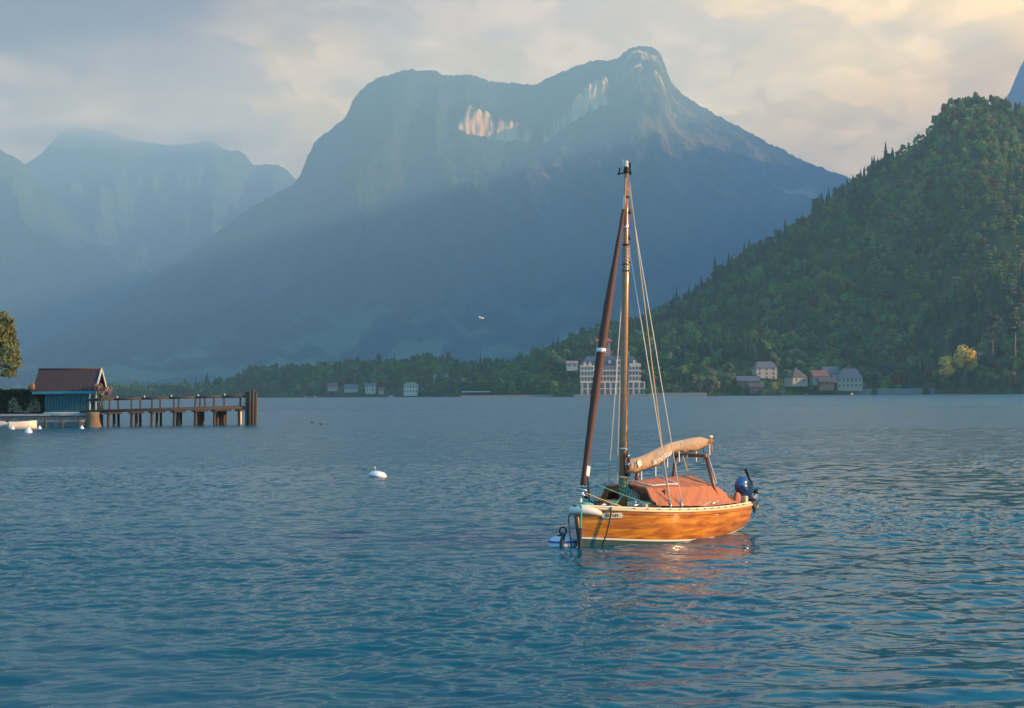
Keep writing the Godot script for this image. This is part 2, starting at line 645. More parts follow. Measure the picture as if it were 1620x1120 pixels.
var hill := {}
var main_land := {}
func build_land() -> void:
	var m := mat("hillside", 1, 1, 1, 0.95)
	m.albedo_color = Color.WHITE
	m.vertex_color_use_as_albedo = true
	m.metallic_specular = 0.1
	main_land = land("main", [[-1000, 600], [-300, 590], [0, 575], [60, 545], [150, 498], [200, 465], [300, 400], [380, 340], [440, 303], [470, 283], [485, 250], [500, 224], [522, 205], [545, 185], [560, 155], [590, 127], [615, 118], [640, 111], [690, 112], [705, 119], [740, 117], [780, 128], [830, 132], [850, 131], [890, 113], [930, 98], [975, 92], [990, 80], [1005, 73], [1040, 78], [1050, 95], [1060, 125], [1090, 155], [1150, 190], [1210, 222], [1260, 248], [1300, 265], [1345, 281], [1450, 330], [1620, 400], [1900, 520]],
		[[-1000, 1750], [0, 1750], [400, 1720], [800, 1700], [1900, 1700]], [[-1000, 3300], [0, 3400], [480, 3500], [1000, 3500], [1900, 3300]], 1.32, 500.0)
	var o := put("mountain", land_mesh(main_land, -0.80, 0.44, 900, -0.02, 1.30, 230), m)
	tag(o, "", "", "", "structure")
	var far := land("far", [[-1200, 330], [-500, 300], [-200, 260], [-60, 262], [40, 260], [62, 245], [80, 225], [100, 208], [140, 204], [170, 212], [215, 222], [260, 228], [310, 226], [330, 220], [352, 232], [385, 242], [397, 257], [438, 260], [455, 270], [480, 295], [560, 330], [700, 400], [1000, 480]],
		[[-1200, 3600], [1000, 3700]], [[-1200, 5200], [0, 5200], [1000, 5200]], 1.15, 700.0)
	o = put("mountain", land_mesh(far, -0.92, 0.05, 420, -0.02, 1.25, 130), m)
	tag(o, "", "", "", "structure")
	var spur := land("spur", [[-1500, 120], [-700, 140], [-250, 175], [-100, 195], [-40, 215], [0, 237], [18, 247], [36, 259], [60, 285], [100, 330], [160, 390], [240, 440], [400, 520]],
		[[-1500, 2600], [400, 3300]], [[-1500, 4000], [0, 4300], [400, 4300]], 1.1, 600.0)
	o = put("mountain", land_mesh(spur, -1.0, -0.2, 300, -0.02, 1.2, 90), m)
	tag(o, "", "", "", "structure")
	var west := land("west", [[1400, 400], [1540, 260], [1575, 190], [1592, 155], [1606, 130], [1622, 108], [1660, 88], [1720, 70], [1900, 20], [2160, -91], [2700, -255], [3200, -395]],
		[[1400, 2300], [1620, 2250], [2160, 1400], [3200, 800]], [[1400, 3200], [1620, 3100], [1900, 2900], [2160, 2450], [2700, 1900], [3200, 1550]], 1.2, 160.0)
	o = put("mountain", land_mesh(west, 0.27, 1.06, 320, -0.02, 1.4, 110), m)
	tag(o, "", "", "", "structure")
	o = put("mountain", shade_ridge_mesh([[1640, -1550, 720, 700], [1720, -1000, 600, 650], [1760, -650, 520, 500], [1780, -300, 430, 420], [1820, 0, 200, 400], [1850, 150, 10, 300]]), m)  # added out of the picture to shade the valley air and lower hill
	tag(o, "", "", "", "structure")
	# the wooded hill on the right and the low point it runs down to on the left (tree tops make the skyline, so the ground lies lower)
	hill = land("hill", [[-300, 612], [0, 612], [150, 618], [300, 616], [355, 609], [400, 590], [450, 586], [500, 583], [560, 578], [640, 576], [690, 574], [740, 582], [800, 580], [850, 568], [890, 552], [930, 536], [1000, 518], [1040, 498], [1100, 468], [1150, 428], [1200, 396], [1250, 366], [1300, 324], [1340, 296], [1380, 270], [1420, 246], [1460, 216], [1500, 172], [1540, 160], [1580, 164], [1620, 180], [1700, 210], [1850, 284], [2100, 414]],
		[[-300, 1600], [150, 1620], [400, 1580], [560, 1420], [700, 1240], [850, 1040], [916, 960], [1020, 950], [1200, 960], [1400, 1000], [1500, 980], [1580, 900], [1700, 860], [2100, 800]],
		[[-300, 1900], [150, 1850], [400, 1760], [560, 1640], [700, 1500], [850, 1400], [1020, 1400], [1200, 1420], [1400, 1480], [1540, 1500], [1700, 1480], [2100, 1300]], 1.12, 260.0)
	o = put("hill", land_mesh(hill, -0.45, 0.52, 420, -0.03, 1.7, 90), m)
	tag(o, "", "", "", "structure")

# ---------------------------------------------------------------- water
var swell := []
func wave(x: float, z: float, fine: float) -> float:
	var wx := nz2.get_noise_2d(x * 0.13 + 70.0, z * 0.13) * 1.2
	var wz := nz2.get_noise_2d(x * 0.13, z * 0.13 + 31.0) * 1.2
	var h := 0.0
	for s in swell:
		h += sin(s[0] * (x + wx) + s[1] * (z + wz) + s[2]) * s[3]
	h += nz2.get_noise_2d(x * 0.62 + z * 0.12, z * 1.15 + 4.0) * 0.032
	var calm := clampf(0.75 + 0.75 * nz2.get_noise_2d(x * 0.07 + 11.0, z * 0.05) + 0.35 * nz2.get_noise_2d(x * 0.016, z * 0.03 + 40.0), 0.25, 1.5)
	if fine > 0.0:
		var r := 1.0 - absf(nz2.get_noise_2d(x * 1.4 - z * 0.40 + 5.0, z * 3.4 + x * 0.35 + 90.0)) * 2.0
		h += r * 0.0195 * fine * calm
		h += nz2.get_noise_2d(x * 2.8 + z * 0.9, z * 6.8 - x * 0.4 + 50.0) * 0.0112 * fine * calm
		h += nz2.get_noise_2d(x * 4.0 - z * 0.8 + 20.0, z * 8.2) * 0.0028 * fine * fine * calm
	return h

func water_patch(x0: float, x1: float, nx: int, z0: float, z1: float, n: int, fine0: float, fine1: float, amp: float) -> ArrayMesh:
	var v := PackedVector3Array()
	var nr := PackedVector3Array()
	var uv := PackedVector2Array()
	var idx := PackedInt32Array()
	v.resize((nx + 1) * (n + 1))
	nr.resize(v.size())
	uv.resize(v.size())
	var dx := (x1 - x0) / nx
	var dz := (z1 - z0) / n
	for i in nx + 1:
		var x := x0 + dx * i
		for k in n + 1:
			var z := z0 + dz * k
			var t := float(k) / n
			var edge := minf(1.0, minf(minf(i, nx - i) / 8.0, (n - k) / 6.0 if fine1 == 0.0 else 1.0))
			v[i * (n + 1) + k] = Vector3(x, wave(x, z, lerpf(fine0, fine1, t)) * amp * edge, z)
			uv[i * (n + 1) + k] = Vector2(x, z)
	for i in nx + 1:
		for k in n + 1:
			var q := i * (n + 1) + k
			var hx: float = (v[mini(i + 1, nx) * (n + 1) + k].y - v[maxi(i - 1, 0) * (n + 1) + k].y) / (2.0 * dx)
			var hz: float = (v[i * (n + 1) + mini(k + 1, n)].y - v[i * (n + 1) + maxi(k - 1, 0)].y) / (2.0 * dz)
			nr[q] = Vector3(-hx, 1.0, -hz).normalized()
			if i < nx and k < n:
				idx.append_array([q, q + 1, q + n + 2, q, q + n + 2, q + n + 1])
	return mesh_from(v, nr, PackedColorArray(), uv, idx)

func water_mat(key: String, rough: float, bump: float, scale: float, tex: Texture2D, shine := 0.20) -> StandardMaterial3D:
	var m := mat(key, 0.0004, 0.078, 0.108, rough)
	m.metallic_specular = shine
	if tex:
		m.normal_enabled = true
		m.normal_texture = tex
		m.normal_scale = bump
		m.uv1_scale = Vector3(scale, scale, 1)
	return m

func build_water() -> void:
	var r := RandomNumberGenerator.new()
	r.seed = 4
	for i in 12:
		var wl := 0.55 * pow(1.27, i)             # metres from crest to crest
		var a := deg_to_rad(r.randf_range(-50, 50) + 78.0)
		var k := TAU / wl
		swell.append([cos(a) * k, sin(a) * k, r.randf() * TAU, 0.0034 * pow(wl, 0.4)])
	var ripple := noise_tex(1024, 0.012, [], [], 8, 4, 6.0)
	var lake := ArrayMesh.new()
	# one sheet: fine facets near by, wider ones farther out
	var parts := [
		[water_patch(-16, 16, 700, -10.5, -18.0, 166, 1.0, 1.0, 1.0), water_mat("water_near", 0.03, 0.12, 0.6, ripple)],
		[water_patch(-22, 22, 690, -18.0, -34.0, 266, 1.0, 0.95, 1.0), water_mat("water_near", 0.03, 0.12, 0.6, ripple)],
		[water_patch(-34, 34, 600, -34.0, -60.0, 260, 0.95, 0.8, 1.0), water_mat("water_out", 0.05, 0.3, 0.5, ripple, 0.23)],
		[water_patch(-56, 56, 560, -60.0, -110.0, 278, 0.8, 0.5, 1.0), water_mat("water_middle", 0.14, 1.0, 0.35, ripple, 0.30)],
		[water_patch(-125, 125, 460, -110.0, -260.0, 300, 0.5, 0.0, 1.0), water_mat("water_beyond", 0.24, 1.7, 0.22, ripple, 0.45)],
		[water_patch(-5200, 5200, 4, 60.0, -11000.0, 4, 0.0, 0.0, 0.0), water_mat("water_far", 0.32, 2.4, 0.12, ripple, 0.60)]]
	for i in parts.size():
		var a: Array = parts[i][0].surface_get_arrays(0)
		if i == parts.size() - 1:
			var vv: PackedVector3Array = a[Mesh.ARRAY_VERTEX]
			for k in vv.size():
				vv[k].y = -0.07
			a[Mesh.ARRAY_VERTEX] = vv
		lake.add_surface_from_arrays(Mesh.PRIMITIVE_TRIANGLES, a)
		lake.surface_set_material(i, parts[i][1])
	var o := put("lake_water", lake, null)
	tag(o, "", "", "", "structure")

# ---------------------------------------------------------------- trees
var crowns := {}                    # kind -> array of [crown mesh, trunk mesh, joined mesh]

func leaf_clump(st: SurfaceTool, p: Vector3, out_: Vector3, s: float, r: RandomNumberGenerator) -> void:
	var n := (out_ + Vector3(r.randf_range(-1, 1), r.randf_range(-0.6, 1), r.randf_range(-1, 1)) * 0.8).normalized()
	var u := n.cross(Vector3(r.randf_range(-1, 1), r.randf_range(-1, 1), r.randf_range(-1, 1))).normalized()
	var v := n.cross(u)
	var a := p + u * s * r.randf_range(0.7, 1.2)
	var b := p + (u * -0.4 + v * r.randf_range(0.7, 1.1)) * s
	var c := p + (u * -0.5 - v * r.randf_range(0.6, 1.0)) * s
	var d := p + (u * 0.3 - v * 0.9) * s + n * s * 0.25
	tri(st, a, b, c)
	tri(st, a, c, d)

func lump(st: SurfaceTool, c: Vector3, r: Vector3, seg: int, rg: RandomNumberGenerator) -> void:   # an uneven ball
	var off := rg.randf() * 100.0
	var rows := []
	for i in seg + 1:
		var th := PI * i / seg
		var row := []
		for k in seg * 2:
			var ph := PI * k / seg
			var d := Vector3(sin(th) * cos(ph), cos(th), sin(th) * sin(ph))
			var f := 1.0 + 0.38 * nz2.get_noise_3d(d.x * 2.2 + off, d.y * 2.2, d.z * 2.2)
			row.append(c + Vector3(d.x * r.x, d.y * r.y, d.z * r.z) * f)
		rows.append(row)
	for i in seg:
		for k in seg * 2:
			var k2 := (k + 1) % (seg * 2)
			quad(st, rows[i][k], rows[i][k2], rows[i + 1][k2], rows[i + 1][k])

func broad_crown(seed_: int, tall: float, lobes: int, leaves: int, leaf: float) -> ArrayMesh:   # about 10 m across, standing on y = 0
	var r := RandomNumberGenerator.new()
	r.seed = seed_
	var st := st_new(false)
	var R := 5.0
	for i in lobes:
		var a := r.randf() * TAU
		var y := tall * r.randf_range(0.30, 0.92)
		var k := sqrt(maxf(0.05, 1.0 - pow((y / tall - 0.52) / 0.56, 2.0)))
		var rad := R * 0.62 * k * sqrt(r.randf())
		var c := Vector3(cos(a) * rad, y, sin(a) * rad)
		var s := R * r.randf_range(0.26, 0.46)
		lump(st, c, Vector3(s, s * r.randf_range(0.7, 0.95), s) * 0.8, 5, r)
		for j in leaves:
			var d := Vector3(r.randf_range(-1, 1), r.randf_range(-0.8, 1), r.randf_range(-1, 1)).normalized()
			leaf_clump(st, c + d * s * r.randf_range(0.78, 1.25), d, leaf * r.randf_range(0.6, 1.3), r)
	return done(st)

func cone_crown(seed_: int, tall: float, wide: float, tiers: int) -> ArrayMesh:     # a spruce: drooping tiers of boughs
	var r := RandomNumberGenerator.new()
	r.seed = seed_
	var st := st_new(false)
	for i in tiers:
		var f := float(i) / tiers
		var y := tall * (0.10 + 0.88 * f)
		var rad := wide * (1.0 - f) * r.randf_range(0.85, 1.1) + 0.25
		var n := 9
		for k in n:
			var a := TAU * (k + r.randf_range(-0.3, 0.3)) / n
			var b := TAU * (k + 0.75) / n
			var c := TAU * (k - 0.75) / n
			var rr := rad * r.randf_range(0.75, 1.15)
			var tip := Vector3(cos(a) * rr, y - rr * 0.35, sin(a) * rr)
			var top := Vector3(0, y + tall / tiers * 1.5, 0)
			tri(st, top, Vector3(cos(b) * rr * 0.55, y - rr * 0.08, sin(b) * rr * 0.55), tip)
			tri(st, top, tip, Vector3(cos(c) * rr * 0.55, y - rr * 0.08, sin(c) * rr * 0.55))
	return done(st)

func pine_crown(seed_: int, tall: float) -> ArrayMesh:       # a bare-stemmed pine with flat pads of needles
	var r := RandomNumberGenerator.new()
	r.seed = seed_
	var st := st_new(false)
	for i in 9:
		var y := tall * r.randf_range(0.5, 1.0)
		var a := r.randf() * TAU
		var d := tall * 0.17 * r.randf() * (1.4 - y / tall)
		var c := Vector3(cos(a) * d, y, sin(a) * d)
		var s := tall * r.randf_range(0.07, 0.12)
		lump(st, c, Vector3(s, s * 0.42, s), 4, r)
		for j in 14:
			var q := Vector3(r.randf_range(-1, 1), r.randf_range(-0.4, 0.6), r.randf_range(-1, 1)).normalized()
			leaf_clump(st, c + Vector3(q.x * s, q.y * s * 0.5, q.z * s) * 1.1, q, tall * 0.028, r)
	return done(st)

func trunk_mesh(tall: float, r0: float, lean: float, limbs: int, seed_: int) -> ArrayMesh:
	var r := RandomNumberGenerator.new()
	r.seed = seed_
	var st := st_new()
	tube(st, [Vector3(0, -1.5, 0), Vector3(lean * 0.2, tall * 0.3, 0), Vector3(lean, tall * 0.85, lean * 0.4)], [r0 * 1.3, r0, r0 * 0.35], 6)
	for i in limbs:
		var y := tall * r.randf_range(0.35, 0.7)
		var a := r.randf() * TAU
		var l := tall * r.randf_range(0.2, 0.34)
		tube(st, [Vector3(lean * 0.5, y, 0), Vector3(cos(a) * l * 0.6, y + l * 0.5, sin(a) * l * 0.6), Vector3(cos(a) * l, y + l * 0.7, sin(a) * l)], [r0 * 0.45, r0 * 0.3, r0 * 0.12], 4)
	return done(st)

func joined(crown: Mesh, trunk: Mesh) -> ArrayMesh:       # crown and trunk in one mesh, told apart by vertex colour
	var out := ArrayMesh.new()
	for q in [[crown, Color.WHITE], [trunk, Color(0.9, 0.75, 0.6)]]:
		var a: Array = q[0].surface_get_arrays(0)
		var pc := PackedColorArray()
		pc.resize(a[Mesh.ARRAY_VERTEX].size())
		pc.fill(q[1])
		a[Mesh.ARRAY_COLOR] = pc
		out.add_surface_from_arrays(Mesh.PRIMITIVE_TRIANGLES, a)
	return out

func grow_kinds() -> void:
	crowns["broad"] = []
	for i in 7:
		var tall := 9.5 + 1.1 * (i % 4)
		crowns["broad"].append([broad_crown(100 + i, tall, 11 + i % 3, 34, 0.62), trunk_mesh(tall * 0.8, 0.32, 0.5, 4, i)])
	crowns["spruce"] = []
	for i in 4:
		crowns["spruce"].append([cone_crown(200 + i, 17.0 + i, 3.4 + 0.3 * i, 12), trunk_mesh(15.0, 0.26, 0.1, 0, i)])
	crowns["pine"] = []
	for i in 4:
		crowns["pine"].append([pine_crown(300 + i, 16.0 + i * 1.5), trunk_mesh(15.0 + i * 1.4, 0.27, 0.4, 3, i)])

const GREENS := [Vector3(0.018, 0.075, 0.022), Vector3(0.028, 0.088, 0.022), Vector3(0.042, 0.108, 0.024), Vector3(0.072, 0.130, 0.026), Vector3(0.100, 0.130, 0.032), Vector3(0.012, 0.055, 0.026)]
const AUTUMN := [Vector3(0.21, 0.13, 0.022), Vector3(0.16, 0.11, 0.024), Vector3(0.17, 0.062, 0.022), Vector3(0.15, 0.075, 0.032)]

func leaf_mat(key: String, c: Vector3) -> StandardMaterial3D:
	var m := mat(key, c.x, c.y, c.z, 0.85)
	m.backlight_enabled = true
	m.backlight = lin(0.22, 0.22, 0.22)
	m.metallic_specular = 0.25
	return m

func bark() -> StandardMaterial3D:
	return mat("bark", 0.16, 0.115, 0.08, 0.9)

func tree(called: String, label: String, kind: String, i: int, leaf: StandardMaterial3D, where: Vector3, size: float, turn: float, group := "", parts := true) -> Node3D:
	var v: Array = crowns[kind][i % crowns[kind].size()]
	var o := thing(called, label, "tree", where, turn, group)
	o.scale = Vector3.ONE * size
	put("trunk", v[1], bark(), o)
	put("crown", v[0], leaf, o)
	return o

func ground(px: float, dist: float) -> Vector3:              # on the wooded hill
	var b := (px - 810.0) / FOCAL
	return Vector3(b * dist, land_h(hill, b, dist), -dist)

func build_wood() -> void:
	grow_kinds()
	var r := RandomNumberGenerator.new()
	r.seed = 77
	var all := []
	# candidates: more or less evenly over the ground
	for n in 90000:
		if all.size() > 7600:
			break
		var x := r.randf_range(-560.0, 700.0)
		var z := -r.randf_range(860.0, 2000.0)
		var b := x / -z
		var px := b * FOCAL + 810.0
		if px < -60 or px > 1720:
			continue
		var d0 := curve(hill.sx, hill.sd, b)
		var d1 := curve(hill.rx, hill.rd, b)
		var t := (-z - d0) / (d1 - d0)
		if t < 0.015 or t > 1.10:
			continue
		var bush := clearing(px, -z, t)
		if bush and (px < 1030 and px > 905 or r.randf() < 0.4):
			continue
		var H := curve(hill.bs, hill.hs, b)
		var ok := true
		if r.randf() > 0.55 + 0.9 * nz.get_noise_2d(x * 0.02, z * 0.02) + 0.5:
			ok = false
		if not ok:
			continue
		var y := land_at(hill, b, -z, t, H)
		var kind := "broad"
		var wood := nz.get_noise_2d(x * 0.008 + 30.0, z * 0.008)
		var steep := smoothstep(1250.0, 1450.0, px) * smoothstep(0.1, 0.3, t) * smoothstep(0.75, 0.6, t)
		if wood > 0.26 or (px > 1050 and px < 1420 and t > 0.85 and r.randf() < 0.5):
			kind = "spruce" if r.randf() < 0.7 else "broad"
		if r.randf() < steep * 0.5:
			kind = "pine"
		var sun_and_autumn := smoothstep(1150.0, 1550.0, px) * 0.55 + nz2.get_noise_2d(x * 0.02, z * 0.02 + 60.0) * 0.5  # more autumn trees to the right, and evening sun painted into leaf tones
		var tone := Vector3.ZERO
		if kind == "spruce":
			tone = Vector3(0.012, 0.042, 0.020) * r.randf_range(0.8, 1.3)
		elif r.randf() < clampf(sun_and_autumn * 0.22, 0.005, 0.20) and kind == "broad":
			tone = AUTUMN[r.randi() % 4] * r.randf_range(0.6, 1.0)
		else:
			var g := clampf(r.randf() * 0.65 + sun_and_autumn * 0.6, 0.0, 0.999)
			tone = GREENS[int(g * 5.0)] * r.randf_range(0.8, 1.5) * (1.0 + 0.9 * clampf(sun_and_autumn, 0.0, 0.8))  # greens brightened to the right as if sunlit
			tone = tone.lerp(Vector3(0.25, 0.20, 0.035), clampf(1.5 * sun_and_autumn - 0.2, 0.0, 0.7) * r.randf())  # gold of the low sun mixed into the leaf colour
			if kind == "pine":
				tone = tone.lerp(Vector3(0.06, 0.11, 0.028), 0.5)
		var size := r.randf_range(0.5, 0.95) * (1.25 if r.randf() < 0.12 else 1.0)
		if kind == "spruce": size *= 0.95
		if bush:
			kind = "broad"
			size = r.randf_range(0.22, 0.45)
		if px < 900.0: size *= 0.9
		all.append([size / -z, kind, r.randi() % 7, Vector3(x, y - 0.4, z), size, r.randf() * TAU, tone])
	# the 300 that show largest are trees of their own, the rest one wood
	all.sort_custom(func(p, q): return p[0] > q[0])
	var seen := {}
	var single := 0
	var rest := {}
	for a in all:
		var k: String = a[1]
		if single < 280:
			single += 1
			var warmth: float = a[6].x / maxf(a[6].y, 0.001)
			var key := ""
			var c := Vector3.ZERO
			var shade := ""
			if k == "spruce":
				key = "leaf_spruce_%d" % (single % 3)
				c = Vector3(0.012, 0.042, 0.020) * (0.8 + 0.25 * (single % 3))
			elif warmth > 1.15:
				key = "leaf_autumn_%d" % (a[2] % 4)
				c = AUTUMN[a[2] % 4] * 0.8
			else:
				var gi: int = (a[2] + single) % 6
				shade = ["mid green", "olive", "bright green", "yellow green", "tan green", "deep green"][gi] + " "
				key = "leaf_green_%d" % gi
				c = GREENS[gi]
			var shore: bool = a[3].y < 14.0
			var what := {"spruce": "dark pointed spruce", "pine": "tall pine with bare stem", "broad": "rounded broadleaf tree"}
			var w: String = what[k]
			var nm: String = {"spruce": "spruce_tree", "pine": "pine_tree", "broad": "broadleaf_tree"}[k]
			if warmth > 1.15 and k == "broad":
				w = "broadleaf tree turning rust and yellow"
				nm = "autumn_tree"
			var spot := "along the far lake shore" if shore else "on the slope of the wooded hill"
			if a[3].x < -20.0 :
				spot = "on the low wooded point across the lake"
			tree(nm, shade + w + " " + spot, k, a[2], leaf_mat(key, c), a[3], a[4], a[5], shade + w.replace("tree turning", "trees turning") + " " + spot)
		else:
			var key2 := "%s %d" % [k, a[2] % crowns[k].size()]
			if not rest.has(key2): rest[key2] = []
			rest[key2].append(a)
	var lm := mat("wood_leaves", 1, 1, 1, 0.9)
	lm.albedo_color = Color.WHITE
	lm.vertex_color_use_as_albedo = true
	lm.metallic_specular = 0.2
	lm.backlight_enabled = true
	lm.backlight = lin(0.22, 0.22, 0.22)
	var wood := Node3D.new()
	wood.name = "hillside_wood"
	add_child(wood, true)
	tag(wood, "", "", "", "stuff")
	tag(wood, "mixed wood of countless trees covering the hill above the lake", "wood")
	for key3 in rest:
		var sp: PackedStringArray = key3.split(" ")
		var v: Array = crowns[sp[0]][int(sp[1])]
		var mm := MultiMesh.new()
		mm.transform_format = MultiMesh.TRANSFORM_3D
		mm.use_colors = true
		mm.mesh = joined(v[0], v[1]) if sp[0] == "pine" else v[0]
		mm.instance_count = rest[key3].size()
		for n in rest[key3].size():
			var a: Array = rest[key3][n]
			mm.set_instance_transform(n, Transform3D(Basis(Vector3.UP, a[5]).scaled(Vector3(a[4], a[4] * (1.0 + 0.2 * sin(n * 1.7)), a[4])), a[3]))
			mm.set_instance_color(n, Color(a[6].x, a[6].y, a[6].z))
		var mi := MultiMeshInstance3D.new()
		mi.multimesh = mm
		mi.material_override = lm
		mi.name = {"broad": "broadleaf_crowns", "spruce": "spruce_crowns", "pine": "pine_crowns"}[sp[0]]
		mi.set_meta("kind", "stuff")
		wood.add_child(mi, true)

func clearing(px: float, d: float, t: float) -> bool:        # where buildings, lawns and quays stand
	if px > 910 and px < 1026 and d < 1000: return true
	if px > 1030 and px < 1120 and d < 975: return true
	if px > 1160 and px < 1238 and d < 1030: return true
	if px > 1238 and px < 1372 and d < 1012: return true
	if px >= 1372 and px < 1480 and d < 990: return true
	if px > 880 and px < 918 and t < 0.25: return true
	for s in [[640, 45], [600, 40], [540, 20]]:
		if absf(px - s[0]) < s[1] * 0.5 and t < 0.16: return true
	return false

# ---------------------------------------------------------------- buildings across the water
func house(called: String, label: String, group: String, where: Vector3, turn: float, w: float, d: float, h: float, rh: float, wall: Vector3, roof: Vector3, floors: int, cols: int, hip := 0.0, win := Vector2(0.9, 1.3)) -> Node3D:
	var o := thing(called, label, "house", where, turn, group)
	var wm := mat("plaster_%d_%d_%d" % [int(wall.x * 99), int(wall.y * 99), int(wall.z * 99)], wall.x, wall.y, wall.z, 0.85)
	var rm := mat("roofing_%d_%d_%d" % [int(roof.x * 99), int(roof.y * 99), int(roof.z * 99)], roof.x, roof.y, roof.z, 0.8)
	put("wall", box_mesh(Vector3(0, h * 0.5 - 1.0, 0), Vector3(w, h + 2.0, d)), wm, o)
	put("roof", roof_mesh(w + 1.2, d + 1.2, h, rh, hip), rm, o)
	var wi := box_mesh(Vector3.ZERO, Vector3(win.x, win.y, 0.16))
	for f in floors:
		for c in cols:
			put("window", wi, mat("dark_glass", 0.02, 0.025, 0.03, 0.15), o, Transform3D(Basis(), Vector3((c + 0.5) / cols * w - w * 0.5, (f + 0.55) / floors * h, d * 0.5 + 0.02)))
	return o

func roof_mesh(w: float, d: float, y: float, rh: float, hip: float) -> ArrayMesh:      # the ridge runs along x; hip 0 gable, 1 hipped
	var st := st_new(false)
	var i := hip * d * 0.5
	var a := Vector3(-w * 0.5, y - 0.2, d * 0.5)
	var b := Vector3(w * 0.5, y - 0.2, d * 0.5)
	var c := Vector3(w * 0.5, y - 0.2, -d * 0.5)
	var e := Vector3(-w * 0.5, y - 0.2, -d * 0.5)
	var f := Vector3(-w * 0.5 + i, y + rh, 0)
	var g := Vector3(w * 0.5 - i, y + rh, 0)
	quad(st, a, f, g, b)
	quad(st, c, g, f, e)
	tri(st, b, g, c)
	tri(st, e, f, a)
	quad(st, a, b, c, e)
	return done(st)

func on_hill(px: float, py: float, d: float) -> Vector3:
	return at(px, py, d)

func build_shore() -> void:
	build_wood()
	build_hotel()
	# chalets on the shore to the right of the hotel: [px, py of the foot, distance, turn, width px, height px, roof px, depth m, wall, roof, floors, cols, hip, label]
	var white := Vector3(0.32, 0.29, 0.25)
	var cream := Vector3(0.33, 0.27, 0.20)
	var wood := Vector3(0.10, 0.075, 0.055)
	var slate := Vector3(0.075, 0.085, 0.10)
	var red := Vector3(0.16, 0.065, 0.055)
	var brown := Vector3(0.07, 0.055, 0.05)
	var rows := [
		[1210.0, 600.0, 1010.0, 0.15, 34.0, 19.0, 10.0, 10.0, white, slate, 3, 3, 0.5, "pale three storey villa with balconies above the shore chalets"],
		[1183.0, 614.0, 975.0, 0.0, 34.0, 12.0, 8.0, 9.0, wood, slate, 1, 4, 0.0, "dark timber chalet with long grey roof below the pale villa"],
		[1196.0, 618.0, 962.0, 0.0, 20.0, 7.0, 7.0, 6.0, wood, brown, 1, 2, 0.0, "low timber boat shed at the water below the pale villa"],
		[1260.0, 606.0, 985.0, 0.3, 26.0, 10.0, 16.0, 12.0, cream, brown, 1, 2, 1.0, "house with tall pointed brown hip roof among shore trees"],
		[1296.0, 604.0, 985.0, 0.1, 24.0, 10.0, 9.0, 9.0, cream, red, 1, 3, 0.0, "low house with reddish roof left of the slate roofed house"],
		[1314.0, 600.0, 1005.0, 0.0, 28.0, 9.0, 12.0, 10.0, white, slate, 1, 3, 0.3, "grey roofed house behind the big slate roofed house"],
		[1345.0, 613.0, 975.0, -0.2, 38.0, 15.0, 16.0, 13.0, cream, slate, 2, 6, 0.6, "large house with hipped slate roof and a row of windows by the quay"],
		[1307.0, 612.0, 970.0, 0.0, 22.0, 9.0, 7.0, 8.0, wood, brown, 1, 3, 0.0, "small dark chalet in front of the reddish roof"],
		[1440.0, 570.0, 1060.0, 0.2, 5.0, 5.0, 3.0, 6.0, white, red, 1, 1, 0.0, "tiny white cottage high in the trees at the right"],
		[1556.0, 567.0, 985.0, 0.2, 9.0, 6.0, 5.0, 6.0, wood, Vector3(0.24, 0.17, 0.15), 1, 1, 0.0, "small pink roofed house half hidden beside the yellow tree"],
		[650.0, 622.0, 1300.0, 0.0, 22.0, 14.0, 4.0, 9.0, Vector3(0.48, 0.44, 0.34), Vector3(0.2, 0.18, 0.16), 2, 5, 0.6, "cream lakeside mansion with arched windows on the wooded point"],
		[586.0, 619.0, 1370.0, 0.0, 16.0, 10.0, 4.0, 9.0, Vector3(0.38, 0.36, 0.25), slate, 2, 2, 0.0, "yellowish house in the trees left of the cream mansion"],
		[602.0, 597.0, 1480.0, 0.4, 16.0, 7.0, 5.0, 9.0, white, slate, 2, 3, 0.0, "white house high among the trees on the wooded point"],
		[603.0, 620.0, 1360.0, 0.0, 7.0, 5.0, 3.0, 6.0, white, red, 1, 1, 0.0, "tiny white boathouse at the waterline left of the mansion"],
		[526.0, 615.0, 1420.0, 0.0, 14.0, 5.0, 5.0, 8.0, cream, red, 1, 3, 0.0, "small pinkish roofed house at the left of the wooded point"],
		[555.0, 617.0, 1400.0, 0.2, 20.0, 5.0, 5.0, 8.0, white, slate, 1, 4, 0.0, "long low grey roofed house on the shore of the wooded point"],
		[697.0, 605.0, 1330.0, 0.0, 22.0, 7.0, 7.0, 9.0, Vector3(0.42, 0.28, 0.26), Vector3(0.2, 0.1, 0.1), 1, 4, 0.0, "pink house with reddish roof right of the mansion"],
		[738.0, 606.0, 1290.0, 0.0, 16.0, 5.0, 4.0, 7.0, white, red, 1, 2, 0.0, "small house with a pink gable in the trees near the long quay"],
		[643.0, 598.0, 1420.0, 0.0, 10.0, 6.0, 4.0, 7.0, Vector3(0.42, 0.28, 0.26), red, 1, 2, 0.0, "pink roofed house above the cream mansion"],
		[905.0, 582.0, 1080.0, 0.0, 17.0, 8.0, 4.0, 8.0, Vector3(0.34, 0.33, 0.32), Vector3(0.24, 0.15, 0.14), 1, 2, 0.0, "grey stone house on the bank left of the hotel"]]
	for q in rows:
		var k: float = q[2] / FOCAL
		var h: float = q[5] * k
		house("lake_house" if q[11] > 1 else "cottage", q[13], "", at(q[0], q[1], q[2]), q[3], q[4] * k, q[7], h, q[6] * k, q[8], q[9], q[10], q[11], q[12], Vector2(1.0, minf(1.5, h / q[10] * 0.55)))
	# village across the water under the mountain, a few pixels each
	var r := RandomNumberGenerator.new()
	r.seed = 31
	var first: Node3D = null
